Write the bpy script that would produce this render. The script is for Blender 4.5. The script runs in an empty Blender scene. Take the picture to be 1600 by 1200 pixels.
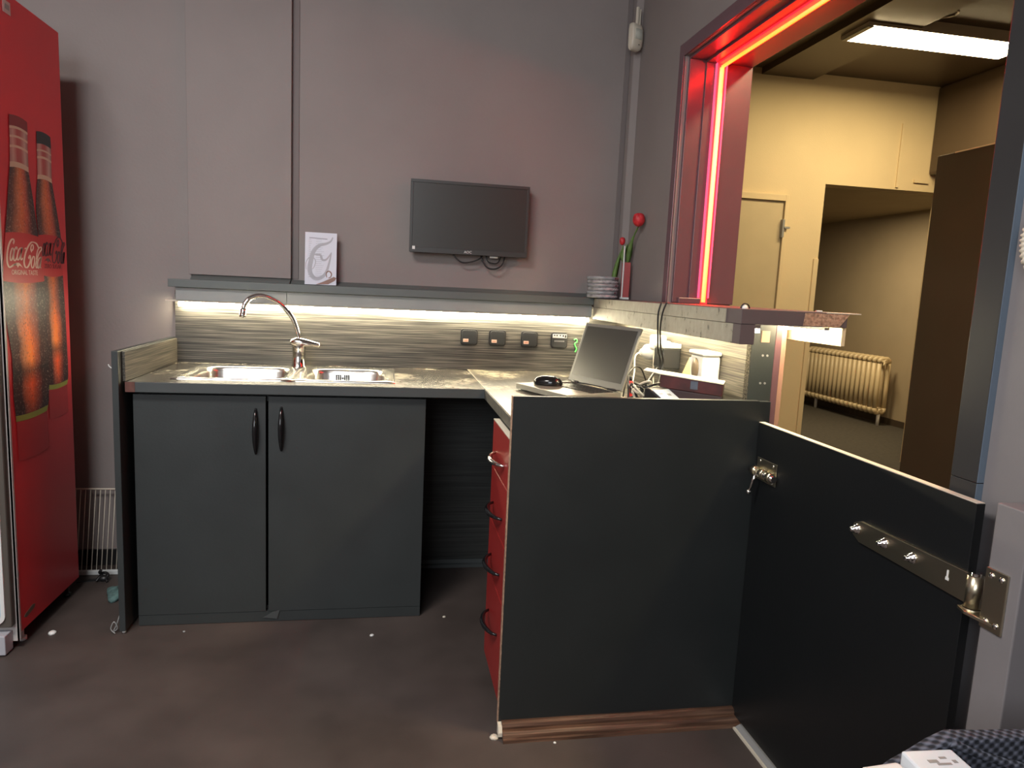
import bpy, bmesh, math, random
from mathutils import Vector, Matrix
random.seed(7)
PI = math.pi
scene = bpy.context.scene
col = scene.collection

# ------------------------------------------------------------------ materials
def new_mat(name):
    m = bpy.data.materials.new(name); m.use_nodes = True
    nt = m.node_tree
    return m, nt, nt.nodes['Principled BSDF']

def mat(name, base, rough=0.5, metal=0.0, var=0.0, scale=8.0, bump=0.0, bscale=60.0, spec=0.5, coat=0.0, rvar=0.0):
    m, nt, p = new_mat(name)
    p.inputs['Base Color'].default_value = (*base, 1)
    p.inputs['Roughness'].default_value = rough
    p.inputs['Metallic'].default_value = metal
    p.inputs['Specular IOR Level'].default_value = spec
    p.inputs['Coat Weight'].default_value = coat
    tc = nt.nodes.new('ShaderNodeTexCoord')
    if var > 0 or rvar > 0:
        n = nt.nodes.new('ShaderNodeTexNoise'); n.inputs['Scale'].default_value = scale
        n.inputs['Detail'].default_value = 5
        nt.links.new(tc.outputs['Object'], n.inputs['Vector'])
    if var > 0:
        r = nt.nodes.new('ShaderNodeValToRGB')
        r.color_ramp.elements[0].position = 0.3; r.color_ramp.elements[1].position = 0.7
        r.color_ramp.elements[0].color = (*[c * (1 - var) for c in base], 1)
        r.color_ramp.elements[1].color = (*[min(1, c * (1 + var)) for c in base], 1)
        nt.links.new(n.outputs['Fac'], r.inputs['Fac'])
        nt.links.new(r.outputs['Color'], p.inputs['Base Color'])
    if rvar > 0:
        mr = nt.nodes.new('ShaderNodeMapRange')
        mr.inputs['To Min'].default_value = max(0.02, rough - rvar); mr.inputs['To Max'].default_value = min(1, rough + rvar)
        nt.links.new(n.outputs['Fac'], mr.inputs['Value']); nt.links.new(mr.outputs['Result'], p.inputs['Roughness'])
    if bump > 0:
        b = nt.nodes.new('ShaderNodeTexNoise'); b.inputs['Scale'].default_value = bscale; b.inputs['Detail'].default_value = 4
        nt.links.new(tc.outputs['Object'], b.inputs['Vector'])
        bp = nt.nodes.new('ShaderNodeBump'); bp.inputs['Strength'].default_value = bump; bp.inputs['Distance'].default_value = 0.004
        nt.links.new(b.outputs['Fac'], bp.inputs['Height']); nt.links.new(bp.outputs['Normal'], p.inputs['Normal'])
    return m

def emit(name, color, strength, base=(0.8, 0.8, 0.8)):
    m, nt, p = new_mat(name)
    p.inputs['Base Color'].default_value = (*base, 1)
    p.inputs['Emission Color'].default_value = (*color, 1)
    p.inputs['Emission Strength'].default_value = strength
    p.inputs['Roughness'].default_value = 0.4
    return m

def grain(name, dark, mid, light, axis_scale, rough=0.35, bump=0.15, scale=1.0, speck=None, spec=0.5):
    """streaky laminate: noise stretched along one axis"""
    m, nt, p = new_mat(name)
    tc = nt.nodes.new('ShaderNodeTexCoord')
    mp = nt.nodes.new('ShaderNodeMapping'); mp.inputs['Scale'].default_value = axis_scale
    nt.links.new(tc.outputs['Object'], mp.inputs['Vector'])
    n = nt.nodes.new('ShaderNodeTexNoise'); n.inputs['Scale'].default_value = scale; n.inputs['Detail'].default_value = 6
    n.inputs['Distortion'].default_value = 0.6
    nt.links.new(mp.outputs['Vector'], n.inputs['Vector'])
    r = nt.nodes.new('ShaderNodeValToRGB')
    e = r.color_ramp.elements
    e[0].position = 0.34; e[0].color = (*dark, 1); e[1].position = 0.70; e[1].color = (*light, 1)
    x = e.new(0.5); x.color = (*mid, 1)
    nt.links.new(n.outputs['Fac'], r.inputs['Fac'])
    out = r.outputs['Color']
    if speck:
        s = nt.nodes.new('ShaderNodeTexNoise'); s.inputs['Scale'].default_value = 42; s.inputs['Detail'].default_value = 9
        s.inputs['Roughness'].default_value = 0.75
        nt.links.new(tc.outputs['Object'], s.inputs['Vector'])
        s2 = nt.nodes.new('ShaderNodeTexNoise'); s2.inputs['Scale'].default_value = 5
        nt.links.new(tc.outputs['Object'], s2.inputs['Vector'])
        mm = nt.nodes.new('ShaderNodeMath'); mm.operation = 'MULTIPLY'
        nt.links.new(s.outputs['Fac'], mm.inputs[0]); nt.links.new(s2.outputs['Fac'], mm.inputs[1])
        sr = nt.nodes.new('ShaderNodeMapRange'); sr.inputs['From Min'].default_value = 0.27; sr.inputs['From Max'].default_value = 0.36
        nt.links.new(mm.outputs['Value'], sr.inputs['Value'])
        mx = nt.nodes.new('ShaderNodeMix'); mx.data_type = 'RGBA'
        nt.links.new(sr.outputs['Result'], mx.inputs['Factor'])
        nt.links.new(out, mx.inputs['A']); mx.inputs['B'].default_value = (*speck, 1)
        out = mx.outputs['Result']
    nt.links.new(out, p.inputs['Base Color'])
    p.inputs['Roughness'].default_value = rough; p.inputs['Specular IOR Level'].default_value = spec
    if bump:
        bp = nt.nodes.new('ShaderNodeBump'); bp.inputs['Strength'].default_value = bump; bp.inputs['Distance'].default_value = 0.002
        nt.links.new(n.outputs['Fac'], bp.inputs['Height']); nt.links.new(bp.outputs['Normal'], p.inputs['Normal'])
    return m

def uvramp(name, stops, vstops=None, bubble=0.0, rough=0.4):
    """printed picture: colour across u (and multiplied by v), with bubble specks"""
    m, nt, p = new_mat(name)
    uv = nt.nodes.new('ShaderNodeUVMap'); uv.uv_map = 'uv'
    sp = nt.nodes.new('ShaderNodeSeparateXYZ'); nt.links.new(uv.outputs['UV'], sp.inputs['Vector'])
    def ramp(src, st):
        r = nt.nodes.new('ShaderNodeValToRGB'); e = r.color_ramp.elements
        e[0].position = st[0][0]; e[0].color = (*st[0][1], 1); e[1].position = st[-1][0]; e[1].color = (*st[-1][1], 1)
        for q, c in st[1:-1]:
            x = e.new(q); x.color = (*c, 1)
        nt.links.new(src, r.inputs['Fac']); return r.outputs['Color']
    tc = nt.nodes.new('ShaderNodeTexCoord')
    wob = nt.nodes.new('ShaderNodeTexNoise'); wob.inputs['Scale'].default_value = 14
    nt.links.new(tc.outputs['Object'], wob.inputs['Vector'])
    ad = nt.nodes.new('ShaderNodeMath'); ad.operation = 'MULTIPLY_ADD'; ad.inputs[1].default_value = 0.16
    nt.links.new(wob.outputs['Fac'], ad.inputs[0]); 
    sb = nt.nodes.new('ShaderNodeMath'); sb.operation = 'SUBTRACT'; sb.inputs[1].default_value = 0.08
    nt.links.new(sp.outputs['X'], sb.inputs[0]); nt.links.new(sb.outputs['Value'], ad.inputs[2])
    c = ramp(ad.outputs['Value'], stops)
    if vstops:
        c2 = ramp(sp.outputs['Y'], vstops)
        mx = nt.nodes.new('ShaderNodeMix'); mx.data_type = 'RGBA'; mx.blend_type = 'MULTIPLY'; mx.inputs['Factor'].default_value = 1
        nt.links.new(c, mx.inputs['A']); nt.links.new(c2, mx.inputs['B']); c = mx.outputs['Result']
    if bubble:
        v = nt.nodes.new('ShaderNodeTexNoise'); v.inputs['Scale'].default_value = 150; v.inputs['Detail'].default_value = 3
        nt.links.new(tc.outputs['Object'], v.inputs['Vector'])
        mr = nt.nodes.new('ShaderNodeMapRange'); mr.inputs['From Min'].default_value = 0.55; mr.inputs['From Max'].default_value = 0.72
        mr.inputs['To Max'].default_value = bubble
        nt.links.new(v.outputs['Fac'], mr.inputs['Value'])
        mx = nt.nodes.new('ShaderNodeMix'); mx.data_type = 'RGBA'
        nt.links.new(mr.outputs['Result'], mx.inputs['Factor']); nt.links.new(c, mx.inputs['A'])
        mx.inputs['B'].default_value = (0.75, 0.55, 0.45, 1); c = mx.outputs['Result']
        v2 = nt.nodes.new('ShaderNodeTexNoise'); v2.inputs['Scale'].default_value = 120; v2.inputs['Detail'].default_value = 4
        mpp = nt.nodes.new('ShaderNodeMapping'); mpp.inputs['Location'].default_value = (3, 4, 5)
        nt.links.new(tc.outputs['Object'], mpp.inputs['Vector']); nt.links.new(mpp.outputs['Vector'], v2.inputs['Vector'])
        mr2 = nt.nodes.new('ShaderNodeMapRange'); mr2.inputs['From Min'].default_value = 0.56; mr2.inputs['From Max'].default_value = 0.66
        mr2.inputs['To Max'].default_value = bubble * 1.3
        nt.links.new(v2.outputs['Fac'], mr2.inputs['Value'])
        mx = nt.nodes.new('ShaderNodeMix'); mx.data_type = 'RGBA'
        nt.links.new(mr2.outputs['Result'], mx.inputs['Factor']); nt.links.new(c, mx.inputs['A'])
        mx.inputs['B'].default_value = (0.02, 0.006, 0.006, 1); c = mx.outputs['Result']
    nt.links.new(c, p.inputs['Base Color']); p.inputs['Roughness'].default_value = rough
    return m

# ------------------------------------------------------------------ mesh builder
class MB:
    def __init__(s):
        s.bm = bmesh.new(); s.uv = s.bm.loops.layers.uv.new('uv'); s.mi = 0; s.sm = False
    def m(s, i, smooth=False): s.mi = i; s.sm = smooth; return s
    def face(s, pts, uvs=None):
        vs = [p if isinstance(p, bmesh.types.BMVert) else s.bm.verts.new(p) for p in pts]
        try: f = s.bm.faces.new(vs)
        except ValueError: return None
        f.material_index = s.mi; f.smooth = s.sm
        if uvs:
            for l, u in zip(f.loops, uvs): l[s.uv].uv = u
        return f
    def box(s, x0, x1, y0, y1, z0, z1, mtx=None):
        c = [Vector((x, y, z)) for z in (z0, z1) for y in (y0, y1) for x in (x0, x1)]
        if mtx: c = [mtx @ v for v in c]
        v = [s.bm.verts.new(p) for p in c]
        for q in ((0, 2, 3, 1), (4, 5, 7, 6), (0, 1, 5, 4), (2, 6, 7, 3), (0, 4, 6, 2), (1, 3, 7, 5)):
            s.face([v[i] for i in q])
        return s
    def prism(s, pts, d, mtx=None):
        """closed polygon pts (list of 3D), extruded along vector d"""
        d = Vector(d); a = [Vector(p) for p in pts]; b = [p + d for p in a]
        if mtx: a = [mtx @ p for p in a]; b = [mtx @ p for p in b]
        va = [s.bm.verts.new(p) for p in a]; vb = [s.bm.verts.new(p) for p in b]
        n = len(a)
        s.face(va[::-1]); s.face(vb)
        for i in range(n): s.face([va[i], va[(i + 1) % n], vb[(i + 1) % n], vb[i]])
        return s
    def ring(s, c, ax, r, n, ph=0.0):
        ax = Vector(ax).normalized()
        t = Vector((0, 0, 1)) if abs(ax.z) < 0.9 else Vector((1, 0, 0))
        u = ax.cross(t).normalized(); w = ax.cross(u)
        return [Vector(c) + u * (r * math.cos(ph + 2 * PI * i / n)) + w * (r * math.sin(ph + 2 * PI * i / n)) for i in range(n)]
    def skin(s, rings, cap0=True, cap1=True):
        vs = [[s.bm.verts.new(p) for p in r] for r in rings]
        n = len(vs[0])
        for a, b in zip(vs, vs[1:]):
            for i in range(n): s.face([a[i], a[(i + 1) % n], b[(i + 1) % n], b[i]])
        sm = s.sm
        if cap0: s.sm = False; s.face(vs[0][::-1])
        if cap1: s.sm = False; s.face(vs[-1])
        s.sm = sm
        return s
    def cyl(s, p0, p1, r0, r1=None, n=16):
        p0 = Vector(p0); p1 = Vector(p1); r1 = r0 if r1 is None else r1
        return s.skin([s.ring(p0, p1 - p0, r0, n), s.ring(p1, p1 - p0, r1, n)])
    def lathe(s, base, axis, prof, n=20):
        """prof: list of (along, radius)"""
        base = Vector(base); ax = Vector(axis).normalized()
        return s.skin([s.ring(base + ax * h, ax, max(r, 1e-4), n) for h, r in prof])
    def tube(s, pts, r, n=8, rs=None):
        pts = [Vector(p) for p in pts]
        rings = []; u = None
        for i, p in enumerate(pts):
            t = (pts[min(i + 1, len(pts) - 1)] - pts[max(i - 1, 0)]).normalized()
            if u is None:
                a = Vector((0, 0, 1)) if abs(t.z) < 0.9 else Vector((1, 0, 0))
                u = t.cross(a).normalized()
            else:
                u = (u - t * u.dot(t)).normalized()
            w = t.cross(u); rr = rs[i] if rs else r
            rings.append([p + u * (rr * math.cos(2 * PI * k / n)) + w * (rr * math.sin(2 * PI * k / n)) for k in range(n)])
        return s.skin(rings)
    def sphere(s, c, r, sc=(1, 1, 1), nu=16, nv=10):
        c = Vector(c)
        rings = []
        for j in range(nv + 1):
            th = PI * j / nv; rr = max(math.sin(th), 1e-3)
            rings.append([c + Vector((r * sc[0] * rr * math.cos(2 * PI * i / nu), r * sc[1] * rr * math.sin(2 * PI * i / nu), -r * sc[2] * math.cos(th))) for i in range(nu)])
        return s.skin(rings)
    def stroke(s, pts, w, fn, closed=False):
        """flat ribbon of 2D pts mapped by fn(u,v) -> 3D; w float or function(dir)"""
        P = [Vector((p[0], p[1])) for p in pts]; L = []; R = []
        for i, p in enumerate(P):
            t = (P[min(i + 1, len(P) - 1)] - P[max(i - 1, 0)])
            t = t.normalized() if t.length else Vector((1, 0))
            ww = w(t) if callable(w) else w
            nrm = Vector((-t.y, t.x)) * ww / 2
            L.append(s.bm.verts.new(fn(*(p + nrm)))); R.append(s.bm.verts.new(fn(*(p - nrm))))
        for i in range(len(P) - 1): s.face([L[i], R[i], R[i + 1], L[i + 1]])
        return s
    def text(s, string, size, mtx, extr=0.0003, align='CENTER'):
        cu = bpy.data.curves.new('t', 'FONT'); cu.body = string; cu.size = size; cu.extrude = extr
        cu.align_x = align; cu.align_y = 'CENTER'; cu.resolution_u = 3
        ob = bpy.data.objects.new('t', cu); col.objects.link(ob)
        dg = bpy.context.evaluated_depsgraph_get(); dg.update()
        me = bpy.data.meshes.new_from_object(ob.evaluated_get(dg))
        vs = [s.bm.verts.new(mtx @ v.co) for v in me.vertices]
        for p in me.polygons: s.face([vs[i] for i in p.vertices])
        bpy.data.objects.remove(ob); bpy.data.curves.remove(cu); bpy.data.meshes.remove(me)
        return s
    def build(s, name, mats, parent=None, bevel=0.0, local=False, seg=2, subsurf=0, weld=False):
        if weld: bmesh.ops.remove_doubles(s.bm, verts=s.bm.verts, dist=1e-5)
        bmesh.ops.recalc_face_normals(s.bm, faces=s.bm.faces)
        me = bpy.data.meshes.new(name); s.bm.to_mesh(me); s.bm.free()
        if not isinstance(mats, (list, tuple)): mats = [mats]
        for q in mats: me.materials.append(q)
        o = bpy.data.objects.new(name, me); col.objects.link(o)
        if parent:
            o.parent = parent
            if not local:
                q = parent; off = Vector((0, 0, 0))
                while q: off += q.location; q = q.parent
                me.transform(Matrix.Translation(-off))
        if bevel:
            b = o.modifiers.new('bevel', 'BEVEL'); b.width = bevel; b.segments = seg; b.limit_method = 'ANGLE'; b.angle_limit = math.radians(40)
        if subsurf:
            ss = o.modifiers.new('sub', 'SUBSURF'); ss.levels = subsurf; ss.render_levels = subsurf
        return o

def thing(name, loc, label, cat, group=None, rz=0.0):
    o = bpy.data.objects.new(name, None); col.objects.link(o)
    o.location = loc; o.rotation_euler = (0, 0, rz); o.empty_display_size = 0.05
    return tag(o, label, cat, group)
def tag(o, label, cat, group=None):
    o['label'] = label; o['category'] = cat
    if group: o['group'] = group
    return o
def struct(o, label=None, cat=None):
    o['kind'] = 'structure'
    if label: o['label'] = label
    if cat: o['category'] = cat
    return o
def recenter(o, loc):
    """put a single-mesh thing's origin at its base"""
    o.data.transform(Matrix.Translation(-Vector(loc))); o.location = loc
    return o
def catmull(P, n=6):
    P = [Vector(p) for p in P]; out = []
    for i in range(len(P) - 1):
        p0 = P[max(i - 1, 0)]; p1 = P[i]; p2 = P[i + 1]; p3 = P[min(i + 2, len(P) - 1)]
        for k in range(n):
            t = k / n
            out.append(0.5 * ((2 * p1) + (p2 - p0) * t + (2 * p0 - 5 * p1 + 4 * p2 - p3) * t * t + (3 * p1 - p0 - 3 * p2 + p3) * t ** 3))
    out.append(P[-1]); return out

# ------------------------------------------------------------------ palette
M = {}
M['plum'] = mat('plum wall paint', (0.250, 0.218, 0.209), 0.62, var=0.05, scale=2.5, bump=0.10, bscale=90, spec=0.35)
M['plum_shade'] = mat('plum painted shade', (0.165, 0.140, 0.136), 0.65, var=0.05, scale=4)  # darker wall tone, stands for shade beside the column and corner boxing
M['plum_dark'] = mat('plum gloss paint', (0.135, 0.070, 0.082), 0.27, var=0.05, scale=4, bump=0.03)
M['plum_matt'] = mat('plum matt paint', (0.105, 0.078, 0.082), 0.65, var=0.06, scale=5, spec=0.25)
M['plum_post'] = mat('plum painted timber', (0.200, 0.185, 0.190), 0.45, var=0.06, scale=6, bump=0.08)
M['floor'] = mat('brown vinyl floor', (0.066, 0.051, 0.046), 0.55, var=0.28, scale=3.0, bump=0.05, bscale=200, rvar=0.12, spec=0.35)
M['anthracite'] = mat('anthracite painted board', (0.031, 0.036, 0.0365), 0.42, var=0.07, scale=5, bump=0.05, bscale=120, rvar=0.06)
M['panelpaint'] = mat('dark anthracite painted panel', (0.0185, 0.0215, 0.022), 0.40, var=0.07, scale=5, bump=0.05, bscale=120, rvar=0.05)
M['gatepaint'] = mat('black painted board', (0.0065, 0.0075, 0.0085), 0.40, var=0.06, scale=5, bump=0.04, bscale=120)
M['black'] = mat('black plastic', (0.012, 0.012, 0.013), 0.4)
M['bezel'] = mat('black plastic with haze', (0.040, 0.042, 0.040), 0.4)  # black bezel, lightened with lens haze in the colour
M['blackgloss'] = mat('black gloss', (0.010, 0.010, 0.011), 0.12)
M['shelfgrey'] = mat('grey green shelf board', (0.10, 0.115, 0.112), 0.45, var=0.06, scale=6)
M['fascia'] = mat('pale grey fascia board', (0.27, 0.285, 0.28), 0.45, var=0.06, scale=6)
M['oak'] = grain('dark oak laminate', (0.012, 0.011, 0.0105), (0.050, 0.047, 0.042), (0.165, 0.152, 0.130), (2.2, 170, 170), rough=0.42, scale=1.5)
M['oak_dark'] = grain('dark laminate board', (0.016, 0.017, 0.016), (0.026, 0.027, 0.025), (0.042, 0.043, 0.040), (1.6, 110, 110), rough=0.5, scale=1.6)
M['oak_y'] = grain('brightened oak laminate side', (0.018, 0.015, 0.014), (0.070, 0.063, 0.052), (0.185, 0.165, 0.130), (170, 2.2, 170), rough=0.42, scale=1.5)  # lighter than the back oak; strip light brightness put into the colour
M['worktop'] = grain('worktop laminate', (0.020, 0.018, 0.016), (0.040, 0.036, 0.032), (0.07, 0.062, 0.055), (2.5, 40, 40), rough=0.27, scale=1.5, speck=(0.42, 0.38, 0.30))
M['worktop_y'] = grain('worktop laminate return', (0.026, 0.023, 0.02), (0.055, 0.05, 0.042), (0.10, 0.09, 0.078), (40, 2.5, 40), rough=0.30, scale=1.5, speck=(0.50, 0.45, 0.34))
M['edge'] = mat('slate edge band', (0.055, 0.062, 0.063), 0.45, var=0.05)
M['red_unit'] = mat('red drawer front', (0.30, 0.022, 0.020), 0.38, var=0.05)
M['red_fridge'] = mat('red vinyl wrap', (0.62, 0.030, 0.042), 0.42, var=0.04, scale=3)
M['white'] = mat('white plastic', (0.72, 0.72, 0.70), 0.4)
M['cream'] = mat('cream plastic', (0.62, 0.56, 0.46), 0.45)
M['grey'] = mat('grey metal', (0.32, 0.32, 0.32), 0.45, metal=0.3)
M['steel'] = mat('brushed steel', (0.72, 0.70, 0.66), 0.24, metal=1.0, bump=0.03, bscale=300)
M['chrome'] = mat('chrome', (0.82, 0.80, 0.76), 0.10, metal=1.0)
M['zinc'] = mat('zinc plated steel', (0.62, 0.56, 0.42), 0.28, metal=1.0, bump=0.05, bscale=90)
M['wood_brown'] = grain('brown wood moulding', (0.045, 0.022, 0.013), (0.085, 0.042, 0.026), (0.15, 0.082, 0.052), (3, 60, 60), rough=0.4, scale=1.4)
M['chip'] = mat('raw chipboard', (0.36, 0.22, 0.15), 0.9, var=0.45, scale=110, bump=0.4, bscale=120)
M['cream_wall'] = mat('cream wall paint', (0.66, 0.53, 0.33), 0.75, var=0.03, scale=3, bump=0.18, bscale=160)
M['cream_door'] = mat('cream door paint', (0.52, 0.43, 0.28), 0.45, var=0.03)
M['brown_paint'] = mat('dark brown paint', (0.085, 0.058, 0.038), 0.42, var=0.06, scale=3)
M['brown_dark'] = mat('dark brown board', (0.060, 0.043, 0.028), 0.5, var=0.08, scale=3)
M['floor_far'] = mat('dark grey carpet', (0.055, 0.048, 0.038), 0.9, var=0.2, scale=30, bump=0.2, bscale=200)
M['next_wall'] = mat('beige wall paint', (0.36, 0.29, 0.19), 0.75, var=0.04, scale=3)
M['rad'] = mat('cream radiator enamel', (0.62, 0.50, 0.30), 0.4, var=0.04)
M['pink'] = mat('pinkish bare board', (0.46, 0.25, 0.18), 0.7, var=0.08)
M['jamb'] = mat('slate gloss paint', (0.034, 0.033, 0.034), 0.34, var=0.05, bump=0.03, spec=0.3)
M['jamb_edge'] = mat('blue grey edge', (0.13, 0.17, 0.22), 0.4)

# bare, scuffed board on the bar ledge
def scuffed():
    m, nt, p = new_mat('scuffed bare board')
    tc = nt.nodes.new('ShaderNodeTexCoord')
    mp = nt.nodes.new('ShaderNodeMapping'); mp.inputs['Scale'].default_value = (1, 1.0, 0.55)
    nt.links.new(tc.outputs['Object'], mp.inputs['Vector'])
    n = nt.nodes.new('ShaderNodeTexNoise'); n.inputs['Scale'].default_value = 48; n.inputs['Detail'].default_value = 8; n.inputs['Roughness'].default_value = 0.62
    nt.links.new(mp.outputs['Vector'], n.inputs['Vector'])
    r = nt.nodes.new('ShaderNodeValToRGB'); e = r.color_ramp.elements
    e[0].position = 0.33; e[0].color = (0.03, 0.027, 0.022, 1); e[1].position = 0.40; e[1].color = (0.27, 0.245, 0.19, 1)
    x = e.new(0.66); x.color = (0.33, 0.30, 0.235, 1); x = e.new(0.72); x.color = (0.55, 0.52, 0.45, 1)
    nt.links.new(n.outputs['Fac'], r.inputs['Fac']); nt.links.new(r.outputs['Color'], p.inputs['Base Color'])
    p.inputs['Roughness'].default_value = 0.6
    return m
M['scuff'] = scuffed()

# ------------------------------------------------------------------ the setting
YW = 3.22      # back wall face
XR = 1.09      # right wall face
ZC = 2.95      # ceiling
b = MB(); b.box(-1.95, 9.0, -1.6, 9.6, -0.05, 0.0); struct(b.build('floor', M['floor']))
b = MB(); b.box(1.45, 8.99, -1.55, 9.55, 0.0, 0.002); struct(b.build('trim_1', M['floor_far']))
b = MB(); b.box(-1.95, 1.36, YW, YW + 0.12, 0, ZC)
struct(b.build('wall_back', M['plum']))
b = MB(); b.box(-0.83, -0.415, YW - 0.028, YW, 1.285, ZC)
struct(b.build('trim_2', M['plum'], bevel=0.002))
b = MB(); b.box(-0.4148, -0.386, YW - 0.004, YW, 1.285, ZC); struct(b.build('column_shade_strip', M['plum_shade'], bevel=0.001))  # the column's side shadow, put in as a darker strip
b = MB(); b.box(1.036, 1.0575, YW - 0.006, YW, 1.264, ZC); struct(b.build('corner_shade_strip', M['plum_shade'], bevel=0.001))  # dark shadow line beside the corner boxing, put in as a strip
b = MB(); b.box(-1.95, -1.88, -1.6, YW, 0, ZC); struct(b.build('wall_left', M['plum']))
b = MB(); b.box(-1.95, 1.36, -1.6, 3.34, ZC, ZC + 0.06); struct(b.build('ceiling', M['plum']))
# right wall: deep masonry round the serving hatch, thin board wall under the ledge
b = MB()
b.box(XR, 1.357, 2.65, YW, 0, ZC)                # far pier
b.box(XR, 1.357, 1.125, 2.65, 2.19, ZC)          # lintel
struct(b.build('wall_right', M['plum']))
b = MB(); b.box(XR, 1.165, 1.965, 2.65, 0, 1.218); struct(b.build('trim_3', M['anthracite']))
b = MB(); b.box(1.1655, 1.188, 1.965, 2.65, 0, 1.218); struct(b.build('trim_4', M['plum_dark'], bevel=0.002))
b = MB(); b.box(1.1885, 1.215, 1.985, 2.65, 0, 1.218); struct(b.build('trim_5', M['pink'], bevel=0.002))
b = MB()
for y, z in ((1.963, 1.12), (1.963, 1.035)):
    for x in (1.128, 1.143): b.cyl((x, y, z), (x, 1.966, z), 0.0035, n=8)
struct(b.build('trim_6', M['grey']))
b = MB(); b.box(1.118, 1.145, 1.962, 1.9655, 1.16, 1.195); struct(b.build('trim_7', M['pink'], bevel=0.001))
b = MB(); b.box(1.125, 1.40, -1.6, 1.122, 0, ZC); struct(b.build('wall_near', M['plum_post']))
b = MB(); b.box(1.110, 1.36, 1.1225, 1.186, 0.96, 2.189); b.box(1.110, 1.36, 1.1225, 1.186, 0.0, 0.9592)
o = struct(b.build('trim_8', [M['jamb'], M['jamb_edge']], bevel=0.0015))
for f in o.data.polygons:
    if f.normal.y < -0.9: f.material_index = 1
# hatch casing and lining
b = MB()
b.prism([(1.083, 2.652, 1.262), (1.083, 2.694, 1.262), (1.083, 2.694, 2.238), (1.083, 1.125, 2.238), (1.083, 1.125, 2.190), (1.083, 2.652, 2.190)], (0.0065, 0, 0))
struct(b.build('trim_9', M['plum_dark'], bevel=0.002))
b = MB()
b.box(1.104, 1.357, 2.636, 2.6495, 1.263, 2.178)
b.box(1.168, 1.357, 2.628, 2.637, 1.263, 2.168)
struct(b.build('trim_10', M['plum_dark'], bevel=0.0015))
b = MB()
b.box(1.104, 1.357, 1.187, 2.6495, 2.178, 2.1895)
b.box(1.168, 1.357, 1.187, 2.6495, 2.168, 2.1785)
struct(b.build('trim_11', M['plum_dark'], bevel=0.0015))
# corner pipe boxing in the back right corner
b = MB(); b.prism([(1.058, YW, 1.262), (1.063, YW - 0.034, 1.262), (XR, YW - 0.055, 1.262), (XR, YW, 1.262)], (0, 0, ZC - 1.262))
struct(b.build('trim_12', M['plum'], bevel=0.003))
b = MB(); b.box(-1.95, -0.92, YW - 0.012, YW, 0, 0.07); b.box(-0.86, 1.09, YW - 0.012, YW, 0, 0.03); struct(b.build('baseboard_back', M['black']))
# wall behind the camera with a daylight window
b = MB()
WX0, WX1, WZ0, WZ1 = -1.82, -0.30, 1.50, 2.80
b.box(-1.95, WX0, -1.6, -1.52, 0, ZC); b.box(WX1, 1.13, -1.6, -1.52, 0, ZC)
b.box(WX0, WX1, -1.6, -1.52, 0, WZ0); b.box(WX0, WX1, -1.6, -1.52, WZ1, ZC)
struct(b.build('wall_front', M['plum']))

# the room beyond the hatch
YF = 4.94
b = MB()
b.box(1.357, 3.216, YF, YF + 0.14, 0, ZC); b.box(4.25, 9.0, YF, YF + 0.14, 0, ZC); b.box(3.216, 4.25, YF, YF + 0.14, 2.175, ZC)
struct(b.build('wall_far', M['cream_wall']))
b = MB(); b.box(1.36, 9.0, -1.6, YF + 0.14, ZC, ZC + 0.06); struct(b.build('ceiling_far', M['brown_paint']))
b = MB(); b.box(2.62, 3.03, 1.0, YF, ZC - 0.045, ZC); struct(b.build('trim_13', M['brown_paint']))
b = MB(); b.box(4.07, 4.6, 1.0, YF, 2.30, ZC); struct(b.build('trim_14', M['brown_paint'], bevel=0.02))
b = MB(); b.box(1.30, 1.36, 3.34, YF, 0, ZC); b.box(4.6, 4.66, -1.6, YF, 0, ZC); b.box(1.36, 4.66, -1.66, -1.6, 0, ZC); struct(b.build('wall_side', M['brown_paint']))
b = MB()
b.box(3.176, 3.216, YF - 0.012, YF + 0.14, 0, 1.62)
struct(b.build('trim_15', M['cream_wall'], bevel=0.003))
# next room through the doorway
b = MB(); b.box(5.45, 5.55, YF + 0.14, 9.6, 0, 2.29); struct(b.build('wall_next', M['next_wall']))
b = MB(); b.box(1.4, 5.5, 9.5, 9.6, 0, 2.29); b.box(1.36, 1.42, YF + 0.14, 9.6, 0, 2.29); struct(b.build('wall_end', M['next_wall']))
b = MB(); b.box(1.36, 5.55, YF + 0.14, 9.6, 2.29, 2.35); struct(b.build('ceiling_next', M['next_wall']))
b = MB(); b.box(5.435, 5.45, YF + 0.14, 9.5, 0.0, 0.07); struct(b.build('baseboard_next', M['brown_dark']))

def door():
    r = thing('door_1', (2.48, YF, 0), 'cream painted flush door in the far room, seen above the ledge', 'door')
    r['kind'] = 'structure'
    b = MB(); b.box(2.10, 2.885, YF - 0.012, YF - 0.001, 0.01, 2.02); b.build('door_leaf', M['cream_door'], r, bevel=0.002)
    b = MB(); b.box(2.05, 2.10, YF - 0.03, YF - 0.001, 0, 2.07); b.box(2.888, 2.915, YF - 0.03, YF - 0.001, 0, 2.07); b.box(2.10, 2.888, YF - 0.03, YF - 0.001, 2.025, 2.07)
    b.build('door_frame', M['cream_wall'], r, bevel=0.002)
    b = MB(); b.box(2.872, 2.888, YF - 0.045, YF - 0.012, 1.76, 1.89); b.box(2.885, 2.93, YF - 0.05, YF - 0.03, 1.825, 1.838)
    b.build('latch', M['grey'], r)
door()

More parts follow.
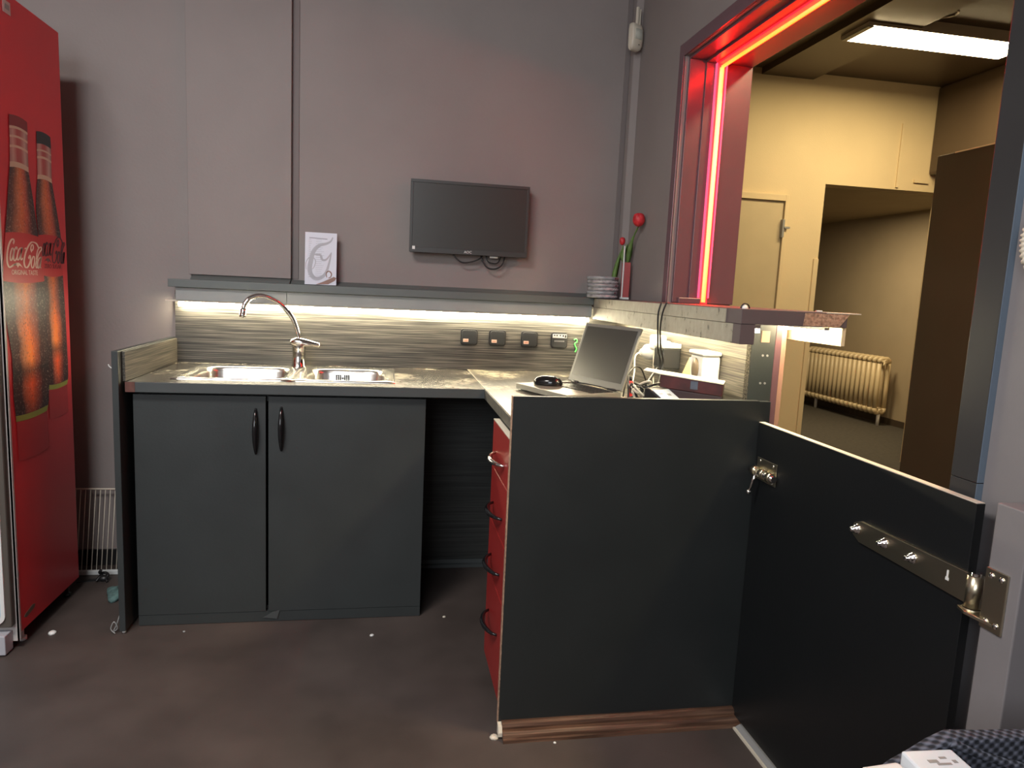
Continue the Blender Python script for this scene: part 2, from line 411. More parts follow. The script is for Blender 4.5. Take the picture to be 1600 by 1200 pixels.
# ------------------------------------------------------------------ lights
M['led'] = emit('led strip light', (1.0, 0.89, 0.62), 85.0)
M['led2'] = emit('led strip light right', (1.0, 0.86, 0.56), 115.0)
M['tube'] = emit('fluorescent tube light', (1.0, 0.79, 0.44), 50.0)
M['neon'] = emit('red neon light core', (75.0, 0.66, 0.03), 1.0)
M['neon_side'] = emit('red neon light diffuser', (4.0, 0.02, 0.035), 1.0, base=(0.6, 0.1, 0.15))
M['neon_edge'] = emit('pink neon light rim', (1.3, 0.11, 0.27), 1.0, base=(0.6, 0.1, 0.15))

# LED profile under the back shelf
t = thing('led_strip', (0, 3.16, 1.155), 'warm white light strip running under the back shelf above the sink', 'light strip')
b = MB(); b.box(-0.91, 0.925, 3.140, 3.195, 1.170, 1.17645); b.build('profile', M['cream'], t)
b = MB(); b.box(-0.868, 0.925, 3.172, 3.194, 1.151, 1.170); b.build('diffuser', M['led'], t)
t = thing('led_strip', (1.0, 2.4, 1.20), 'warm white light strip under the bar ledge, above the sockets on the right', 'light strip')
b = MB(); b.box(0.985, 1.005, 1.775, 3.10, 1.209, 1.2195); b.build('profile', M['grey'], t)
b = MB(); b.box(0.987, 1.003, 1.775, 3.10, 1.198, 1.209); b.build('diffuser', M['led2'], t)
t = thing('led_strip', (1.21, 1.9, 1.20), 'short light strip on the far underside of the bar ledge end', 'light strip')
b = MB(); b.box(1.192, 1.206, 1.765, 1.98, 1.211, 1.2195); b.build('profile', M['grey'], t)
b = MB(); b.box(1.193, 1.205, 1.765, 1.98, 1.203, 1.211); b.build('diffuser', M['led2'], t)

# red neon round the hatch
t = thing('neon_light', (1.225, 2.62, 1.27), 'red neon tube running up the hatch side and along its top', 'neon light')
b = MB(); b.m(0, True).tube([(1.225, 2.616, 1.268), (1.225, 2.616, 2.150)], 0.0085, n=10)
b.tube([(1.225, 2.612, 2.153), (1.225, 1.20, 2.153)], 0.0065, n=10); b.build('tube', M['neon'], t)
b = MB(); b.box(1.2065, 1.2435, 2.622, 2.6275, 1.263, 2.166); b.build('channel', M['neon_side'], t)
for x in (1.2035, 1.2437):
    b = MB(); b.box(x, x + 0.0021, 2.612, 2.6275, 1.285, 2.166); b.build('rim', M['neon_edge'], t)
b = MB(); b.box(1.206, 1.244, 1.20, 2.606, 2.1605, 2.1675); b.build('backing_strip', M['neon_side'], t)

# fluorescent ceiling fitting in the far room
t = thing('ceiling_light', (3.28, 4.0, 2.95), 'long lit fluorescent batten on the dark ceiling of the far room', 'lamp')
b = MB(); b.box(2.69, 3.80, 3.87, 4.13, 2.886, 2.95); b.build('housing', M['cream'], t)
b = MB(); b.box(2.73, 3.80, 3.875, 4.125, 2.882, 2.8858); b.build('diffuser', M['tube'], t)
b = MB(); b.box(2.69, 2.729, 3.875, 4.125, 2.878, 2.8858); b.build('end_cap', M['grey'], t, bevel=0.004)
b = MB()
b.m(0, True).tube([(3.085 + 0.055 * math.cos(a), 3.744 + 0.055 * math.sin(a), 2.945) for a in [i * 2 * PI / 24 for i in range(25)]], 0.006, n=6)
tag(b.build('ceiling_ring', M['cream']), 'small pale ring on the dark ceiling beside the fluorescent light', 'ceiling ring')

def area(name, loc, rot, sx, sy, power, color):
    l = bpy.data.lights.new(name, 'AREA'); l.shape = 'RECTANGLE'; l.size = sx; l.size_y = sy; l.energy = power; l.color = color
    o = bpy.data.objects.new(name, l); col.objects.link(o); o.location = loc; o.rotation_euler = rot; return o
# daylight through the window behind the camera
area('window_daylight', ((WX0 + WX1) / 2, -1.51, (WZ0 + WZ1) / 2), (PI / 2, 0, 0), WX1 - WX0, WZ1 - WZ0, 62.0, (0.90, 0.95, 1.0))
area('added_room_fill', (-1.15, 0.70, 2.93), (0, 0, 0), 0.9, 0.6, 78.0, (1.0, 0.96, 0.91))  # added overhead fill, no lamp known there; lights walls and upper fronts
# added fill lights, unseen, brightening the far room and the one beyond
area('added_far_fill', (2.1, 1.3, 2.90), (0, 0, 0), 0.25, 1.1, 66.0, (1.0, 0.79, 0.46))
area('added_next_fill', (4.3, 6.4, 2.27), (0, 0, 0), 0.5, 0.5, 42.0, (1.0, 0.80, 0.50))
w = bpy.data.worlds.new('world'); scene.world = w; w.use_nodes = True
w.node_tree.nodes['Background'].inputs['Color'].default_value = (0.55, 0.62, 0.70, 1)
w.node_tree.nodes['Background'].inputs['Strength'].default_value = 0.4

# ------------------------------------------------------------------ camera
cam = bpy.data.cameras.new('camera'); co = bpy.data.objects.new('camera', cam); col.objects.link(co)
cam.sensor_width = 36; cam.lens = 1096.18 / 1600 * 36; cam.clip_start = 0.02
a, bb, c = 0.134250006, -0.179538448, 0.0465864689
Rx = Matrix(((1, 0, 0), (0, math.cos(a), -math.sin(a)), (0, math.sin(a), math.cos(a))))
Ry = Matrix(((math.cos(bb), 0, math.sin(bb)), (0, 1, 0), (-math.sin(bb), 0, math.cos(bb))))
Rz = Matrix(((math.cos(c), -math.sin(c), 0), (math.sin(c), math.cos(c), 0), (0, 0, 1)))
R = Rz @ Rx @ Ry
tow = lambda v: Vector((v[0], v[2], -v[1]))
right = tow(R[0]); up = -tow(R[1]); back = -tow(R[2])
mw = Matrix((right, up, back)).transposed().to_4x4(); mw.translation = (0, 0, 1.285)
co.matrix_world = mw
scene.camera = co
scene.view_settings.view_transform = 'Standard'; scene.view_settings.look = 'None'
scene.view_settings.exposure = 0.0; scene.view_settings.gamma = 1.0; scene.view_settings.use_curve_mapping = False

# ------------------------------------------------------------------ back shelf and bar ledge
t = thing('wall_shelf', (0, 3.2, 1.176), 'long grey shelf with a deep front fascia across the back wall, under the monitor', 'shelf')
b = MB(); b.box(-0.892, 0.928, 3.115, 3.2192, 1.230, 1.263); b.build('shelf_board', M['shelfgrey'], t, bevel=0.002)
b = MB(); b.box(-0.868, -0.425, 3.135, 3.150, 1.1765, 1.2295); b.build('fascia', M['fascia'], t, bevel=0.001)
b = MB(); b.box(-0.4235, 0.926, 3.135, 3.150, 1.1765, 1.2295); b.build('fascia', M['fascia'], t, bevel=0.001)
b = MB(); b.prism([(-0.815, 3.15, 1.2635), (-0.815, 3.219, 1.2635), (-0.815, 3.219, 1.288), (-0.815, 3.20, 1.284), (-0.815, 3.16, 1.271)], (0.40, 0, 0))
b.prism([(-0.413, 3.165, 1.2635), (-0.413, 3.219, 1.2635), (-0.413, 3.219, 1.281), (-0.413, 3.20, 1.279), (-0.413, 3.175, 1.269)], (1.455, 0, 0))
b.build('cove_strip', M['shelfgrey'], t, bevel=0.001)

t = thing('bar_ledge', (1.0, 2.3, 1.166), 'raised bar ledge on the hatch sill, bare scuffed front strip and plum end', 'ledge')
b = MB()
b.prism([(0.931, 1.746, 1.221), (1.245, 1.746, 1.221), (1.245, 2.627, 1.221), (1.0895, 2.627, 1.221), (1.0895, 3.219, 1.221), (0.931, 3.219, 1.221)], (0, 0, 0.0405))
b.build('ledge_board', M['plum_matt'], t, bevel=0.0015)
b = MB(); b.box(0.9285, 0.9312, 1.832, 3.112, 1.2215, 1.2595); b.build('bare_edge', M['scuff'], t)
b = MB(); b.box(0.931, 0.944, 1.79, 3.13, 1.1665, 1.2205); b.build('fascia', M['scuff'], t, bevel=0.001)
b = MB(); b.box(0.931, 0.974, 1.747, 1.7895, 1.1665, 1.2205); b.build('fascia_end', M['plum_matt'], t, bevel=0.001)
b = MB(); b.box(1.2355, 1.247, 1.750, 2.60, 1.170, 1.2205); b.build('far_fascia', M['cream_wall'], t, bevel=0.001)
b = MB(); b.prism([(1.112, 1.7445, 1.223), (1.222, 1.7445, 1.223), (1.250, 1.7445, 1.258), (1.116, 1.7445, 1.258)], (0, 0.003, 0)); b.build('raw_edge', M['chip'], t)
b = MB(); b.box(1.18, 1.284, 1.744, 1.80, 1.2590, 1.2618); b.build('laminate_lip', M['cream'], t)

# splashbacks
b = MB(); b.box(-0.89, 1.074, 3.205, 3.2199, 0.9083, 1.215)
tag(recenter(b.build('splashback', M['oak']), (0.09, 3.21, 0.909)), 'dark wood grain splashback behind the sink, carrying four black sockets', 'splashback')
b = MB(); b.box(1.075, 1.0899, 1.967, 3.2045, 0.9083, 1.215)
tag(recenter(b.build('splashback', M['oak_y']), (1.08, 2.5, 0.909)), 'brightly lit wood grain splashback under the bar ledge on the right wall', 'splashback')

# ------------------------------------------------------------------ worktops
SX0, SX1, SY0, SY1 = -0.765, 0.035, 2.675, 3.135
t = thing('worktop', (-0.26, 2.9, 0.872), 'dark grained worktop along the back wall holding the steel sink', 'worktop')
b = MB()
x0, x1, y0, y1, z0, z1 = -0.884, 0.369, 2.588, 3.2195, 0.8725, 0.908
hx0, hx1, hy0, hy1 = SX0 + 0.015, SX1 - 0.015, SY0 + 0.015, SY1 - 0.015
b.box(x0, hx0, y0, y1, z0, z1); b.box(hx1, x1, y0, y1, z0, z1); b.box(hx0, hx1, y0, hy0, z0, z1); b.box(hx0, hx1, hy1, y1, z0, z1)
b.build('worktop_board', M['worktop'], t, weld=True)
b = MB(); b.box(-0.852, 0.367, 2.583, 2.5882, 0.8725, 0.9075); b.build('edge_band', M['edge'], t, bevel=0.001)
b = MB(); b.box(-0.884, -0.8525, 2.5845, 2.588, 0.8725, 0.9075); b.build('raw_edge', mat('reddish raw edge', (0.11, 0.045, 0.035), 0.8, var=0.2, scale=60), t)
b = MB(); b.box(-0.894, -0.884, 2.592, 3.2045, 0.909, 1.012); b.build('upstand', M['oak_y'], t, bevel=0.001)
t = thing('worktop', (0.72, 2.5, 0.872), 'dusty grained worktop return running toward the front panel, under the open laptop', 'worktop')
b = MB(); b.box(0.3705, 1.0895, 1.8795, 3.2195, 0.8725, 0.908); b.build('worktop_board', M['worktop_y'], t)
b = MB(); b.box(0.3655, 0.3702, 1.8795, 2.583, 0.8725, 0.9075); b.build('edge_band', mat('worn edge band', (0.075, 0.070, 0.060), 0.6, var=0.35, scale=50), t, bevel=0.001)
b = MB(); b.box(0.3690, 0.3705, 2.583, 3.2045, 0.906, 0.9088); b.build('joint_strip', M['cream'], t)

# ------------------------------------------------------------------ sink and tap
t = thing('sink', (-0.365, 2.9, 0.908), 'steel double bowl sink set into the back worktop', 'sink')
def bowl(b, X0, X1, Y0, Y1, bx0, bx1, by0, by1, rad, depth):
    cx, cy = (bx0 + bx1) / 2, (by0 + by1) / 2
    hx, hy = (bx1 - bx0) / 2, (by1 - by0) / 2
    angs = sorted(set([2 * PI * i / 56 for i in range(56)] + [math.atan2(y - cy, x - cx) % (2 * PI) for x in (X0, X1) for y in (Y0, Y1)]))
    def rr(a, hx, hy, r):
        d = Vector((math.cos(a), math.sin(a))); lo, hi = 0, 2
        for _ in range(40):
            m = (lo + hi) / 2; p = d * m
            q = Vector((max(abs(p.x) - (hx - r), 0), max(abs(p.y) - (hy - r), 0)))
            inside = q.length <= r and abs(p.x) <= hx and abs(p.y) <= hy
            lo, hi = (m, hi) if inside else (lo, m)
        return d * lo
    def outer(a):
        d = Vector((math.cos(a), math.sin(a))); s = 1e9
        if d.x > 1e-9: s = min(s, (X1 - cx) / d.x)
        if d.x < -1e-9: s = min(s, (X0 - cx) / d.x)
        if d.y > 1e-9: s = min(s, (Y1 - cy) / d.y)
        if d.y < -1e-9: s = min(s, (Y0 - cy) / d.y)
        return d * s
    zt = 0.9125
    loops = [[(cx + outer(a).x, cy + outer(a).y, 0.9085) for a in angs], [(cx + outer(a).x * .997, cy + outer(a).y * .997, zt) for a in angs]]
    for k, dz in ((1.03, 0.0), (1.0, -0.004), (0.97, -0.02), (0.93, -depth + 0.02), (0.88, -depth + 0.004), (0.80, -depth)):
        loops.append([(cx + rr(a, hx, hy, rad).x * k, cy + rr(a, hx, hy, rad).y * k, zt + dz) for a in angs])
    b.m(0, True).skin(loops, cap0=False, cap1=True)
b = MB()
bowl(b, SX0, -0.345, SY0, SY1, -0.725, -0.385, 2.715, 3.055, 0.07, 0.15)
bowl(b, -0.345, SX1, SY0, SY1, -0.310, -0.005, 2.715, 3.055, 0.07, 0.15)
b.build('basin', M['steel'], t)
b = MB()
for i in range(7):
    for j in range(3):
        if i == 3 and j != 1: continue
        x = -0.182 + (i - 3) * 0.0085; z = 0.877 + (j - 1) * 0.010
        b.box(x - 0.0028, x + 0.0028, 3.0335, 3.0405, z - 0.004, z + 0.004)
b.build('overflow_slots', M['black'], t)
for x in (-0.555, -0.158):
    b = MB(); b.m(0, True).lathe((x, 2.885, 0.7625), (0, 0, 1), [(0, 0.04), (0.003, 0.04), (0.004, 0.032), (0.002, 0.012)]); b.build('drain', M['chrome'], t)

t = thing('tap', (-0.367, 3.085, 0.912), 'chrome mixer tap with a tall curved spout between the two bowls', 'tap')
by = 3.088
b = MB(); b.m(0, True).lathe((-0.367, by, 0.912), (0, 0, 1), [(0, 0.032), (0.006, 0.032), (0.010, 0.0285), (0.06, 0.0265), (0.080, 0.027), (0.095, 0.029), (0.112, 0.027), (0.12, 0.018)], 24); b.build('tap_body', M['chrome'], t)
b = MB(); b.m(0, True)
b.tube(catmull([(-0.367, by, 1.025), (-0.372, by - .004, 1.065), (-0.395, by - .012, 1.125), (-0.445, by - .03, 1.183), (-0.505, by - .055, 1.211), (-0.548, by - .075, 1.202), (-0.570, by - .088, 1.172), (-0.573, by - .09, 1.155)], 6), 0.0095, 12)
b.build('spout', M['chrome'], t)
b = MB(); b.m(0, True).lathe((-0.573, by - .09, 1.158), (-0.12, -0.05, -1), [(0, 0.011), (0.008, 0.0125), (0.022, 0.0125), (0.025, 0.014), (0.036, 0.013), (0.037, 0.009)], 16); b.build('aerator', M['chrome'], t)
b = MB()
b.m(0, True).skin([[Vector((x, by - 0.012 + w * math.cos(a), z + h * math.sin(a))) for a in [2 * PI * i / 14 for i in range(14)]]
   for x, z, w, h in ((-0.402, 1.020, 0.006, 0.005), (-0.397, 1.021, 0.020, 0.014), (-0.375, 1.023, 0.029, 0.020), (-0.345, 1.021, 0.026, 0.018), (-0.31, 1.016, 0.021, 0.013), (-0.284, 1.012, 0.019, 0.011), (-0.279, 1.011, 0.016, 0.009))])
b.build('lever', M['chrome'], t)

# ------------------------------------------------------------------ sink cabinet
t = thing('base_cabinet', (-0.36, 2.9, 0), 'wide anthracite two-door base cabinet under the sink', 'cabinet')
b = MB()
b.box(-0.870, -0.852, 2.634, 3.19, 0.0, 0.862); b.box(0.130, 0.148, 2.634, 3.19, 0.0, 0.862); b.box(-0.852, 0.13, 2.634, 3.19, 0.04, 0.058); b.box(-0.852, 0.13, 3.17, 3.188, 0.058, 0.70)
b.build('carcass', M['black'], t)
b = MB(); b.box(-0.852, 0.130, 2.640, 2.655, 0.84, 0.862); b.build('rail', M['anthracite'], t)
b = MB(); b.box(-0.870, 0.150, 2.617, 2.6335, 0.002, 0.041); b.build('plinth', M['anthracite'], t)
def bow_handle(x, z0, z1, y, parent):
    b = MB(); b.m(0, True); n = 16; pts = []; rs = []
    for i in range(n + 1):
        u = i / n; pts.append((x, y - 0.026 * math.sin(PI * u) ** 0.7, z0 + (z1 - z0) * u)); rs.append(0.0045 + 0.0045 * math.sin(PI * u))
    b.tube(pts, 0.006, 10, rs); return b.build('handle', M['blackgloss'], parent)
d = MB(); d.box(-0.870, -0.4255, 2.615, 2.6335, 0.042, 0.861); d = d.build('door', M['anthracite'], t, bevel=0.0008)
bow_handle(-0.460, 0.650, 0.815, 2.615, d)
d = MB(); d.box(-0.4165, 0.150, 2.615, 2.6335, 0.042, 0.861); d = d.build('door', M['anthracite'], t, bevel=0.0008)
bow_handle(-0.371, 0.662, 0.822, 2.615, d)
b = MB(); b.m(0).prism([(-0.437, 2.6135, 0.018), (-0.385, 2.6125, 0.012), (-0.375, 2.6125, 0.046), (-0.40, 2.6135, 0.040)], (0, 0.001, 0))
tag(recenter(b.build('tape_scrap', M['edge']), (-0.40, 2.6135, 0.012)), 'scrap of dark tape stuck at the foot of the gap between the cabinet doors', 'tape')

t = thing('end_panel', (-0.905, 2.9, 0), 'tall dark end panel closing the left side of the sink cabinet', 'panel')
b = MB(); b.box(-0.915, -0.8945, 2.556, 3.218, 0.012, 1.016); b.build('board', M['anthracite'], t, bevel=0.0012)
for y in (2.575, 3.15):
    b = MB(); b.m(0, True); b.cyl((-0.906, y, 0), (-0.906, y, 0.012), 0.007); b.build('foot', M['white'], t)
b = MB(); b.m(0, True).tube(catmull([(-0.9155, 2.60, 0.945), (-0.924, 2.598, 0.95), (-0.935, 2.595, 0.958), (-0.938, 2.594, 0.966)]), 0.002, 6)
tag(recenter(b.build('hook', M['white']), (-0.9155, 2.60, 0.945)), 'small white hook on the outer face of the left end panel', 'hook')

# knee space back board
t = thing('knee_panel', (0.5, 3.1, 0), 'dark wood grain board closing the knee space under the worktop', 'panel')
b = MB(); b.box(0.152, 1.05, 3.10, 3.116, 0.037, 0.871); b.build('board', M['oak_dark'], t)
b = MB(); b.prism([(0.152, 3.085, 0.0), (0.152, 3.116, 0.0), (0.152, 3.116, 0.036), (0.152, 3.097, 0.036), (0.152, 3.095, 0.018), (0.152, 3.086, 0.014)], (0.898, 0, 0)); b.build('base_strip', M['edge'], t)

# ------------------------------------------------------------------ drawer unit
t = thing('drawer_unit', (0.65, 2.04, 0), 'narrow red four-drawer unit beside the knee space', 'drawers')
b = MB(); b.box(0.362, 0.95, 1.8825, 2.195, 0.078, 0.871); b.box(0.41, 0.95, 1.8825, 2.18, 0.0, 0.078); b.build('carcass', M['black'], t)
zs = [(0.722, 0.868), (0.551, 0.718), (0.380, 0.547), (0.080, 0.376)]
for i, (a0, a1) in enumerate(zs):
    b = MB(); b.box(0.344, 0.3615, 1.884, 2.192, a0, a1); d = b.build('drawer_front', M['red_unit'], t, bevel=0.0012)
    hz = (a0 + a1) / 2 - 0.02 if i < 3 else 0.255
    b = MB(); b.m(0, True); pts = []; rs = []
    for k in range(17):
        u = k / 16; pts.append((0.344 - 0.032 * math.sin(PI * u) ** 0.6, 1.955 + 0.17 * u, hz)); rs.append(0.004 + 0.004 * math.sin(PI * u))
    b.tube(pts, 0.006, 8, rs); h = b.build('handle', M['chrome'] if i == 0 else M['blackgloss'], d)
    if i == 0: h['label'] = 'bright metal bow handle'
b = MB(); b.box(0.3435, 0.3615, 1.884, 2.192, 0.8682, 0.8712); b.build('top_edge', M['cream'], t)

# ------------------------------------------------------------------ front panel, skirting, gate
t = thing('counter_panel', (0.72, 1.868, 0.0), 'large anthracite front panel closing the counter end, taller than the worktop', 'panel')
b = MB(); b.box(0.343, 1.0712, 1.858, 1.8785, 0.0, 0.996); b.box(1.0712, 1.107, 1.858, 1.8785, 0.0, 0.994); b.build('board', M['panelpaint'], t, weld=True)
b = MB(); b.box(0.3415, 0.3432, 1.858, 1.8785, 0.03, 0.996); b.build('edge_band', M['chip'], t)
t = thing('skirting', (0.72, 1.84, 0), 'brown wooden skirting moulding at the foot of the counter front panel', 'skirting')
b = MB()
pr = [(1.8575, 0), (1.8575, 0.043), (1.850, 0.044), (1.842, 0.040), (1.838, 0.032), (1.838, 0.026), (1.828, 0.025), (1.820, 0.019), (1.818, 0.010), (1.812, 0.008), (1.810, 0)]
b.prism([(0.352, y, z) for y, z in pr], (0.735, 0, 0)); b.build('moulding', M['wood_brown'], t)
b = MB(); b.prism([(0.340, y, z) for y, z in [(1.8575, 0.008), (1.8575, 0.040), (1.84, 0.036), (1.83, 0.02), (1.83, 0.008)]], (0.0118, 0, 0)); b.build('end_cap', M['cream'], t, bevel=0.001)
b = MB(); b.prism([(1.0872, y, z) for y, z in pr], (0.02, 0, 0)); b.build('end_return', M['wood_brown'], t)

t = thing('threshold_strip', (1.075, 1.5, 0), 'metal threshold strip on the floor under the half-height gate', 'threshold')
b = MB(); b.box(1.055, 1.062, 1.0, 1.808, 0, 0.006); b.build('bright_edge', M['cream'], t)
b = MB(); b.prism([(1.062, 1.0, 0), (1.062, 1.0, 0.008), (1.075, 1.0, 0.015), (1.10, 1.0, 0.015), (1.105, 1.0, 0)], (0, 0.806, 0)); b.build('strip', M['grey'], t)

t = thing('gate', (1.083, 1.07, 0), 'black half-height gate closing the doorway beside the counter', 'gate')
GX = 1.0728
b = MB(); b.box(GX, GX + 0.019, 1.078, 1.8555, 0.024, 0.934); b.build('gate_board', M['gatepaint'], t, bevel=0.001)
b = MB(); b.box(GX + 0.001, GX + 0.018, 1.079, 1.8545, 0.9335, 0.9355); e_ = b.build('top_edge', M['cream'], t); e_['label'] = 'pale top edge'  # thin cream strip along the gate top
# strap hinge
s = MB(); s.prism([(GX - 0.0075, y, z) for y, z in [(1.062, 0.748), (1.37, 0.752), (1.392, 0.763), (1.398, 0.777), (1.392, 0.791), (1.37, 0.801), (1.062, 0.806)]], (0.0073, 0, 0))
s = s.build('strap_hinge', M['zinc'], t, bevel=0.001)
for y in (1.378, 1.288, 1.205):
    b = MB(); b.m(0, True); b.lathe((GX - 0.0075, y, 0.780), (-1, 0, 0), [(0, 0.0115), (0.002, 0.0115), (0.0022, 0.009), (0.008, 0.009), (0.0085, 0.0055), (0.018, 0.005), (0.019, 0.003)], 14); b.build('bolt', M['chrome'], s)
b = MB(); b.box(GX - 0.0081, GX - 0.0074, 1.110, 1.118, 0.772, 0.778); b.box(GX - 0.0081, GX - 0.0074, 1.112, 1.116, 0.778, 0.792); b.build('keyhole_slot', M['white'], s)
b = MB(); b.m(0, True).cyl((GX - 0.006, 1.052, 0.747), (GX - 0.006, 1.052, 0.807), 0.014, n=20); b.build('knuckle', M['zinc'], s)
# barrel bolt
s = MB(); s.box(GX - 0.003, GX - 0.0002, 1.735, 1.838, 0.772, 0.836); s = s.build('barrel_bolt', M['zinc'], t, bevel=0.001)
for y in (1.752, 1.822):
    for z in (0.828, 0.779):
        b = MB(); b.m(0, True).sphere((GX - 0.003, y, z), 0.004, (0.6, 1, 1), 10, 6); b.build('screw', M['chrome'], s)
b = MB(); b.m(0, True).cyl((GX - 0.014, 1.725, 0.797), (GX - 0.014, 1.8535, 0.797), 0.0085, n=16); b.build('bolt_rod', M['chrome'], s)
for y in (1.745, 1.785, 1.825):
    b = MB(); b.m(0, True).lathe((GX - 0.014, y - 0.009, 0.797), (0, 1, 0), [(0, 0.0135), (0.018, 0.0135)], 16); b.build('barrel', M['zinc'], s)
b = MB(); b.m(0, True); b.tube([(GX - 0.022, 1.808, 0.792), (GX - 0.027, 1.812, 0.770), (GX - 0.032, 1.818, 0.740)], 0.0045, 8); b.sphere((GX - 0.0325, 1.819, 0.736), 0.0075); b.build('bolt_lever', M['chrome'], s)

# gate post with hinge plate
t = thing('gate_post', (1.085, 0.99, 0), 'plum painted timber post carrying the gate hinge plate, right edge of the photo', 'post')
b = MB(); b.box(1.058, 1.1245, 0.955, 1.022, 0, 0.955); b.build('post', M['plum_post'], t, bevel=0.0025)
p = MB(); p.prism([(1.0535, y, z) for y, z in [(0.976, 0.728), (1.021, 0.728), (1.021, 0.838), (0.976, 0.838)]], (0.0043, 0, 0)); p = p.build('hinge_plate', M['zinc'], t, bevel=0.001)
for y in (0.987, 1.008):
    for z in (0.826, 0.742):
        b = MB(); b.m(0, True).sphere((1.053, y, z), 0.0055, (0.6, 1, 1), 12, 7); b.build('screw', M['chrome'], p)
b = MB(); b.m(0, True); b.cyl((GX - 0.006, 1.052, 0.736), (GX - 0.006, 1.052, 0.746), 0.017, n=20)
b.m(0, False).prism([(1.050, 0.990, 0.738), (1.0535, 1.015, 0.738), (1.08, 1.064, 0.738), (1.052, 1.070, 0.738), (1.043, 1.045, 0.738)], (0, 0, 0.006)); b.build('pin_bracket', M['zinc'], p, bevel=0.0008)
b = MB(); b.m(0, True).cyl((GX - 0.006, 1.052, 0.746), (GX - 0.006, 1.052, 0.812), 0.008, n=16); b.build('hinge_pin', M['chrome'], p)

# corrugated conduit on the right wall
b = MB(); b.m(0, True)
P = catmull([(1.112, 0.98, 1.53), (1.112, 1.045, 1.488), (1.112, 1.082, 1.44), (1.112, 1.088, 1.405), (1.112, 1.075, 1.37), (1.112, 1.03, 1.335), (1.112, 0.97, 1.32)], 16)
b.tube(P, 0.01, 12, [0.0125 if i % 4 < 2 else 0.0095 for i in range(len(P))])
tag(recenter(b.build('conduit_hose', M['cream']), (1.108, 0.97, 1.32)), 'cream corrugated conduit hose bulging beside the hatch at the right edge', 'hose')

# ------------------------------------------------------------------ monitor
t = thing('monitor', (0.35, 3.19, 1.426), 'black flat monitor with a dark screen mounted on the back wall', 'monitor')
X0, X1, Z0, Z1 = 0.088, 0.612, 1.427, 1.738
b = MB(); b.box(X0, X1, 3.152, 3.182, Z0, Z1); b.box(X0 + .08, X1 - .08, 3.182, 3.20, Z0 + .05, Z1 - .06); b.build('housing', M['black'], t, bevel=0.003)
b = MB(); b.box(X0, X1, 3.147, 3.1525, Z1 - 0.013, Z1); b.box(X0, X1, 3.147, 3.1525, Z0, Z0 + 0.022); b.box(X0, X0 + 0.011, 3.147, 3.1525, Z0 + 0.022, Z1 - 0.013); b.box(X1 - 0.011, X1, 3.147, 3.1525, Z0 + 0.022, Z1 - 0.013)
b.build('bezel', M['bezel'], t, bevel=0.0008)
b = MB(); b.box(X0 + 0.011, X1 - 0.011, 3.150, 3.152, Z0 + 0.022, Z1 - 0.013); b.build('screen', mat('matt dark screen', (0.036, 0.036, 0.032), 0.35), t)  # screen tone raised too, haze put into the colour
b = MB(); b.text('AOC', 0.016, Matrix.Translation((0.345, 3.1466, Z0 + 0.0105)) @ Matrix.Rotation(PI / 2, 4, 'X')); b.build('logo', M['white'], t)
b = MB(); b.box(X0 + 0.012, X0 + 0.024, 3.1463, 3.1468, Z0 + 0.012, Z0 + 0.026); b.build('energy_sticker', M['white'], t)
b = MB(); b.box(0.28, 0.42, 3.20, 3.2195, 1.52, 1.64); b.build('wall_mount', M['black'], t)
b = MB(); b.m(0, True)
b.tube(catmull([(0.283, 3.185, 1.445), (0.288, 3.175, 1.420), (0.32, 3.172, 1.394), (0.36, 3.172, 1.396), (0.40, 3.175, 1.412), (0.425, 3.18, 1.44)]), 0.0032, 8)
b.tube(catmull([(0.405, 3.185, 1.445), (0.413, 3.175, 1.41), (0.435, 3.170, 1.378), (0.465, 3.168, 1.370), (0.495, 3.170, 1.382), (0.512, 3.175, 1.41), (0.518, 3.185, 1.445)]), 0.0036, 8)
b.tube(catmull([(0.43, 3.185, 1.44), (0.44, 3.18, 1.405), (0.47, 3.178, 1.395), (0.49, 3.18, 1.405), (0.50, 3.185, 1.44)]), 0.003, 8)
b.build('cable', M['black'], t)
b = MB(); b.m(0, True).cyl((0.447, 3.17, 1.424), (0.483, 3.17, 1.424), 0.006, n=12); b.build('plug', M['white'], t)

# ------------------------------------------------------------------ menu card
t = thing('menu_card', (-0.287, 3.175, 1.2885), 'white leaflet with a grey swirl standing on the back shelf, left of the monitor', 'leaflet')
W_, H_ = 0.132, 0.222
cm = Matrix.Translation((-0.353, 3.152, 1.2655)) @ Matrix.Rotation(math.radians(-4), 4, 'X')
b = MB(); b.box(0, W_, 0, 0.0012, 0, H_, cm); b.build('sheet', mat('white card', (0.62, 0.65, 0.74), 0.5), t)
k = lambda x, y: ((x - 105) / 580 * W_, (1070 - y) / 950 * H_)
b = MB(); fn = lambda dy: (lambda u, v: cm @ Vector((u, -dy, v)))
sw = lambda pts: [k(*p) for p in pts]
def taper(b, pts, w0, w1, dy):
    P = [Vector((*q, 0)) for q in sw(pts)]; P = catmull(P, 6); n = len(P)
    pr = [(p.x, p.y) for p in P]; L = []; 
    for i in range(n - 1):
        f = math.sin(PI * (i + .5) / n) 
        b.stroke(pr[i:i + 2], w0 + (w1 - w0) * f, fn(dy))
taper(b, [(610, 195), (570, 270), (480, 320), (380, 345), (290, 420), (240, 520), (215, 640), (195, 760), (215, 880), (300, 960), (420, 930), (500, 830), (550, 660), (585, 480)], 0.004, 0.019, 0.0004)
taper(b, [(215, 535), (300, 520), (390, 530), (420, 610), (500, 600), (590, 470)], 0.002, 0.010, 0.0006)
taper(b, [(130, 800), (125, 680), (180, 585), (260, 580), (300, 650), (270, 760), (230, 790)], 0.002, 0.004, 0.0006)
b.build('swirl_print', mat('lilac grey print', (0.40, 0.41, 0.46), 0.6), t)
b = MB()
